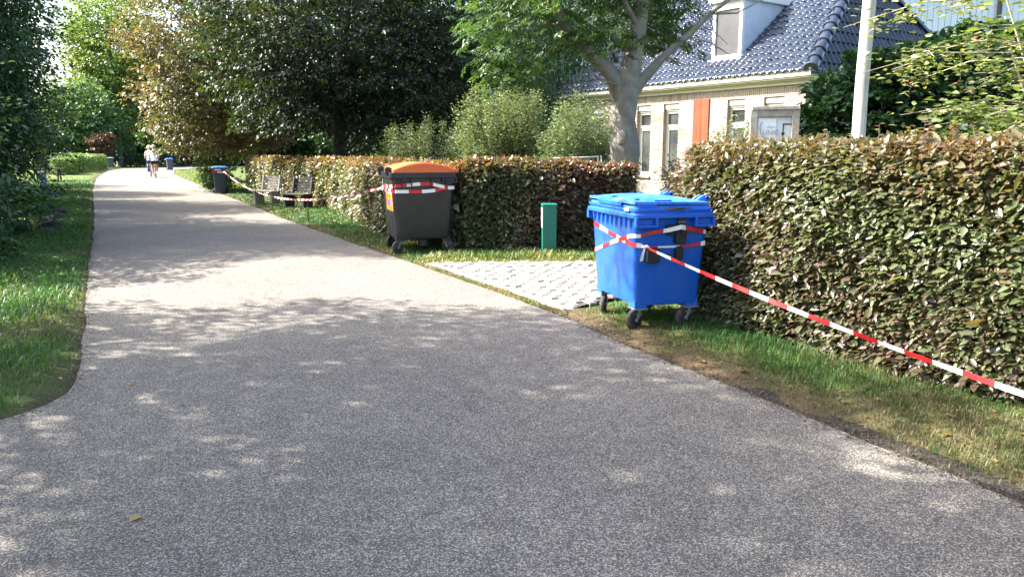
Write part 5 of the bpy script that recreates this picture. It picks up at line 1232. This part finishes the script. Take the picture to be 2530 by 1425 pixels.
# light shrubs in the garden
SIL = [(.085, .12, .05), (.13, .17, .075), (.19, .23, .12), (.10, .13, .045)]
def shrub(name, label, loc, seed, n, h, spread, cols, L=.07, W=.028, gloss=None):
    """upright stems clothed in leaves"""
    rng = np.random.default_rng(seed); root = empty(name, loc); tag(root, label, "shrub"); b = MB(); P_, D_ = [], []
    for i in range(n):
        a = rng.random()*6.283; r_ = spread*math.sqrt(rng.random()); hh = h*(.55+.45*rng.random())*(1-.25*(r_/spread)**2)
        p0 = Vector((math.cos(a)*r_*.35, math.sin(a)*r_*.35, -.03)); p1 = Vector((math.cos(a)*r_, math.sin(a)*r_, hh)); mid = p0.lerp(p1, .55) + Vector((0, 0, hh*.12))
        b.tube([p0, mid, p1], [.014, .009, .003], 4); k = int(hh*95)
        t = .12 + .88*rng.random(k)**.8; q = np.array([(p0.lerp(mid, x/.55) if x < .55 else mid.lerp(p1, (x-.55)/.45))[:] for x in t])
        P_.append(q + rng.normal(size=(k, 3))*.07); an = rng.random(k)*6.283; D_.append(np.stack([np.cos(an), np.sin(an), .3*rng.normal(size=k)+.2], 1))
    P_ = np.concatenate(P_); D_ = np.concatenate(D_); m = len(P_)
    o = mobj("foliage", leaf_mesh("foliage", P_, D_, np.array([0, 0, 1.])+rng.normal(size=(m, 3))*.5, L, W, palette(rng, .5+.3*Field(rng, 1.5)(P_)+rng.normal(size=m)*.2, cols), gloss or LEAF, False), root); o["kind"] = "stuff"
    mobj("stems", b.mesh("stems", TWIG, fix=False), root)
shrub("silver_shrub", "tall silvery green shrub between the copper beech and the ash", (-.25, 18.2, 0), 171, 130, 3.6, 1.25, SIL)
shrub("silver_shrub", "pale bushy shrub close behind the ash trunk", (1.45, 17.0, 0), 173, 120, 3.1, 1.0, [(.10, .15, .07), (.16, .21, .11), (.21, .26, .15)])
shrub("garden_shrub", "olive shrub in the shade of the copper beech skirt", (-2.2, 19.2, 0), 175, 110, 2.6, 1.3, [(.05, .075, .025), (.085, .11, .04)])
shrub("rose_shrub", "loose rose shrub in front of the orange shutter", (4.0, 13.2, 0), 177, 70, 2.4, .8, [(.06, .10, .04), (.10, .14, .06), (.16, .17, .09)])
shrub("rose_shrub", "leafy shrub crowding the timber frame sign", (3.85, 11.6, 0), 179, 40, 2.15, .5, [(.035, .075, .025), (.07, .12, .04)])
shrub("garden_shrub", "dark shrub at the foot of the house wall", (3.35, 14.4, 0), 181, 40, 1.75, .7, [(.04, .06, .03), (.08, .08, .035)])

# ivy bushes right of the house
for (lb, loc, cen_, rad_2, sd, nc) in (("dense dark ivy bush hiding the house corner", (7.15, 15.3, 0), (0, 0, 1.8), (1.5, 1.1, 1.9), 191, 420), ("dense dark ivy bush between the pole and the rose", (9.2, 15.6, 0), (0, 0, 2.0), (1.9, 1.2, 2.25), 193, 560), ("dark ivy bush half hidden by the hanging rose", (11.6, 15.2, 0), (0, 0, 1.5), (1.7, 1.2, 1.8), 195, 420)):
    make_tree("ivy_bush", lb, loc, sd, cen_, rad_2, nc, 70, .26, .105, .085, [(.018, .048, .018), (.028, .07, .024), (.045, .095, .03), (.075, .115, .04)], r0=.06, shell=.62, lump=.14, mat=LEAF, six=True, ntgt=14, cat="bush", freq=1.2)
# arching rose with hips, above the tall hedge
RX, RY = 5.85, 7.3
rose = empty("climbing_rose", (RX, RY, 0)); tag(rose, "arching rose with sunlit leaves and red hips above the tall hedge", "shrub"); rng = np.random.default_rng(201); b = MB(); P_, D_, hips = [], [], []
for i in range(34):
    p0 = Vector((rng.normal()*.3, rng.normal()*.4, -.05)); a = math.pi + rng.normal()*.55; ln = .5+1.5*rng.random(); hz = 1.75+1.5*rng.random()
    top = p0 + Vector((math.cos(a)*ln*.45, math.sin(a)*ln*.45, hz)); tip = top + Vector((math.cos(a)*ln*.8, math.sin(a)*ln*.8, -.35*rng.random()+.15))
    pts = [p0, p0.lerp(top, .6)+Vector((.1, 0, .1)), top, top.lerp(tip, .5)+Vector((0, 0, .10)), tip]; b.tube(pts, [.016, .013, .010, .007, .003], 5)
    for q in range(3):
        t0 = top.lerp(tip, .2+.7*rng.random()); t1 = t0 + Vector((rng.normal()*.2-.05, rng.normal()*.2, rng.normal()*.18)); b.tube([t0, t0.lerp(t1, .5)+Vector((0, 0, .03)), t1], [.005, .004, .002], 4)
        for k in range(16): e_ = t0.lerp(t1, rng.random()) + Vector(rng.normal(size=3)*.05); P_.append(e_[:]); an = rng.random()*6.283; D_.append((math.cos(an), math.sin(an), -.3+.5*rng.random()))
        if q == 0 and i % 2: hips.append(t1)
    for k in range(60):
        t = .42+.58*rng.random(); j = min(int(t*4), 3); q = pts[j].lerp(pts[j+1], t*4-j) + Vector(rng.normal(size=3)*.10); P_.append(q[:]); an = rng.random()*6.283; D_.append((math.cos(an), math.sin(an), -.2+.5*rng.random()))
P_ = np.array(P_); D_ = np.array(D_); m = len(P_); N_3 = np.array([0, 0, 1.])+rng.normal(size=(m, 3))*.45
colr = palette(rng, .5+.35*Field(rng, 2)(P_)+rng.normal(size=m)*.2, [(.08, .12, .04), (.13, .17, .055), (.19, .21, .08), (.27, .24, .09)]); Wp = P_ + np.array([RX, RY, 0])
dist = np.linalg.norm(Wp-np.array([0, 0, 1.65]), axis=1); order = np.argsort(np.where((Wp[:, 0] < Wp[:, 1]*.66) & (Wp[:, 2] > 1.75), dist, 1e9))[:260]; keep = np.ones(m, bool); keep[order] = False
var = [leaf_mesh("leaf", np.zeros((1, 3)), np.array([[1., 0, 0]]), np.array([[0, 0, 1.]]), 1.0, .48, colr[order[i:i+1]], LEAF, True) for i in range(8)]
for j, i in enumerate(order):
    d = Vector(D_[i]).normalized(); s_ = Vector(N_3[i]).cross(d).normalized(); u_ = d.cross(s_); M = Matrix((d, s_, u_)).transposed().to_4x4(); M.translation = Vector(P_[i])
    o = mobj("leaf", var[j % 8], rose); o.matrix_local = M @ Matrix.Scale(.09+.035*rng.random(), 4)
o = mobj("foliage", leaf_mesh("foliage", P_[keep], D_[keep], N_3[keep], .085, .042, colr[keep], LEAF, True), rose); o["kind"] = "stuff"; mobj("stems", b.mesh("stems", pm("pale_stem", (.30, .25, .17), (.4, .34, .24), 10, .8), fix=False), rose)
hm_ = bmesh.new(); bmesh.ops.create_icosphere(hm_, subdivisions=2, radius=.012); hme = bpy.data.meshes.new("hip"); hm_.to_mesh(hme); hm_.free(); hme.materials.append(BERRY)
for p in hips[:60]: o = mobj("hip", hme, rose); o.location = p
# background trees beyond the garden and the house
back = [("tall dark tree far behind the copper beech", (-6.5, 43, 0), (0, 0, 6.5), (6, 5, 6.8), DGR, 211), ("mid green tree far behind the silvery shrubs", (1.5, 44, 0), (0, 0, 7), (6, 5, 7), GRN, 213), ("tall tree behind the house ridge", (9.5, 46, 0), (0, 0, 8), (6, 5, 8), GRN[:3], 215),
        ("dark tree behind the russet tree", (-14.5, 50, 0), (0, 0, 6), (4.6, 4.5, 6.2), DGR, 217)]
for lb, loc, cen_, rad_2, cols, sd in back:
    make_tree("garden_tree", lb, loc, sd, cen_, rad_2, 700, 40, .9, .24, .15, cols, r0=.3, shell=.4, lump=.2, low=.3, freq=.35)

# ------------------------------------------------------------------ fallen leaves
rng = np.random.default_rng(221)
def fallen(cols, seed):
    return leaf_mesh("fallen_leaf", np.array([[-.5, 0, 0.]]), np.array([[1., 0, 0]]), np.array([[0, 0, 1.]]), 1.0, .62, np.array([cols]), LEAF, True, fold=.3, droop=.1)
fl_m = [fallen(c, i) for i, c in enumerate(((.30, .17, .06), (.18, .09, .04), (.42, .30, .08), (.11, .07, .04)))]
spots = [(-1.72, 3.28, 2), (-2.75, 5.35, 2), (-3.35, 5.5, 0), (2.55, 4.3, 0), (2.2, 4.9, 2), (1.75, 5.6, 3), (1.5, 5.9, 0), (2.6, 3.9, 2), (2.75, 4.6, 1), (2.15, 5.5, 1), (1.28, 6.2, 2), (1.05, 6.75, 3), (.85, 7.2, 1), (.72, 7.6, 0), (1.9, 6.1, 0), (2.5, 5.2, 3), (2.9, 3.6, 1), (3.0, 4.3, 0), (1.35, 6.6, 1), (.55, 7.95, 3)]
for x, y, k in spots:
    on_road = x < np.interp(y, [1, 3.46, 5, 6.42, 7.9], [3.4, 2.46, 1.74, 1.05, .45]); s = .055+.03*rng.random()
    o = mobj("fallen_leaf", fl_m[k]); o.location = (x, y, .006 if on_road else .028); o.rotation_euler = (rng.normal()*.2, rng.normal()*.2, rng.random()*6.28); o.scale = (s, s, s)
    kc = ["tan", "reddish brown", "yellow", "dark brown"][k]; tag(o, f"dry curled {kc} leaf lying on the asphalt" if on_road else f"dry curled {kc} leaf lying on the worn verge", "leaf", "leaves fallen on the asphalt" if on_road else "leaves fallen on the worn verge")
n = 900; i = rng.integers(0, 159, n); j = rng.integers(0, 33, n); P_ = v1["P"][i, j] + np.array([0, 0, .012]); a = rng.random(n)*6.283
tag(mobj("leaf_litter", leaf_mesh("leaf_litter", P_, np.stack([np.cos(a), np.sin(a), rng.normal(size=n)*.2], 1), np.array([0, 0, 1.])+rng.normal(size=(n, 3))*.35, .03, .018, palette(rng, rng.random(n), [(.08, .05, .03), (.16, .10, .05), (.25, .17, .08)]), LEAF, True)), "brown leaf litter scattered over the worn verge", "leaf litter", kind="stuff")

# crumbs of soil and grit along the road edges
rng = np.random.default_rng(231); GP = []
for E_, y0, y1, nn in ((RE, 2.0, 8.0, 3200), (LE[40:], 4.2, 16, 3600), (RE, 12, 22, 1200)):
    e = sub(E_, y0, y1); i = rng.random(nn)*(len(e)-1.01); p = along(e, i); off = rng.normal(size=(nn, 2))*np.array([[.05, .05]]) ; GP.append(np.c_[p+off, np.full(nn, .004)])
GP = np.concatenate(GP); n = len(GP); a = rng.random(n)*6.283; sz = .006+.016*rng.random(n)**3
tag(mobj("grit", leaf_mesh("grit", GP, np.stack([np.cos(a), np.sin(a), .25*rng.normal(size=n)], 1), np.array([0, 0, 1.])+rng.normal(size=(n, 3))*.5, sz, sz*.7, palette(rng, rng.random(n), [(.05, .04, .03), (.10, .08, .06), (.16, .135, .10)]), GRASSM, True)), "soil crumbs and grit along the edges of the lane", "grit", kind="stuff")
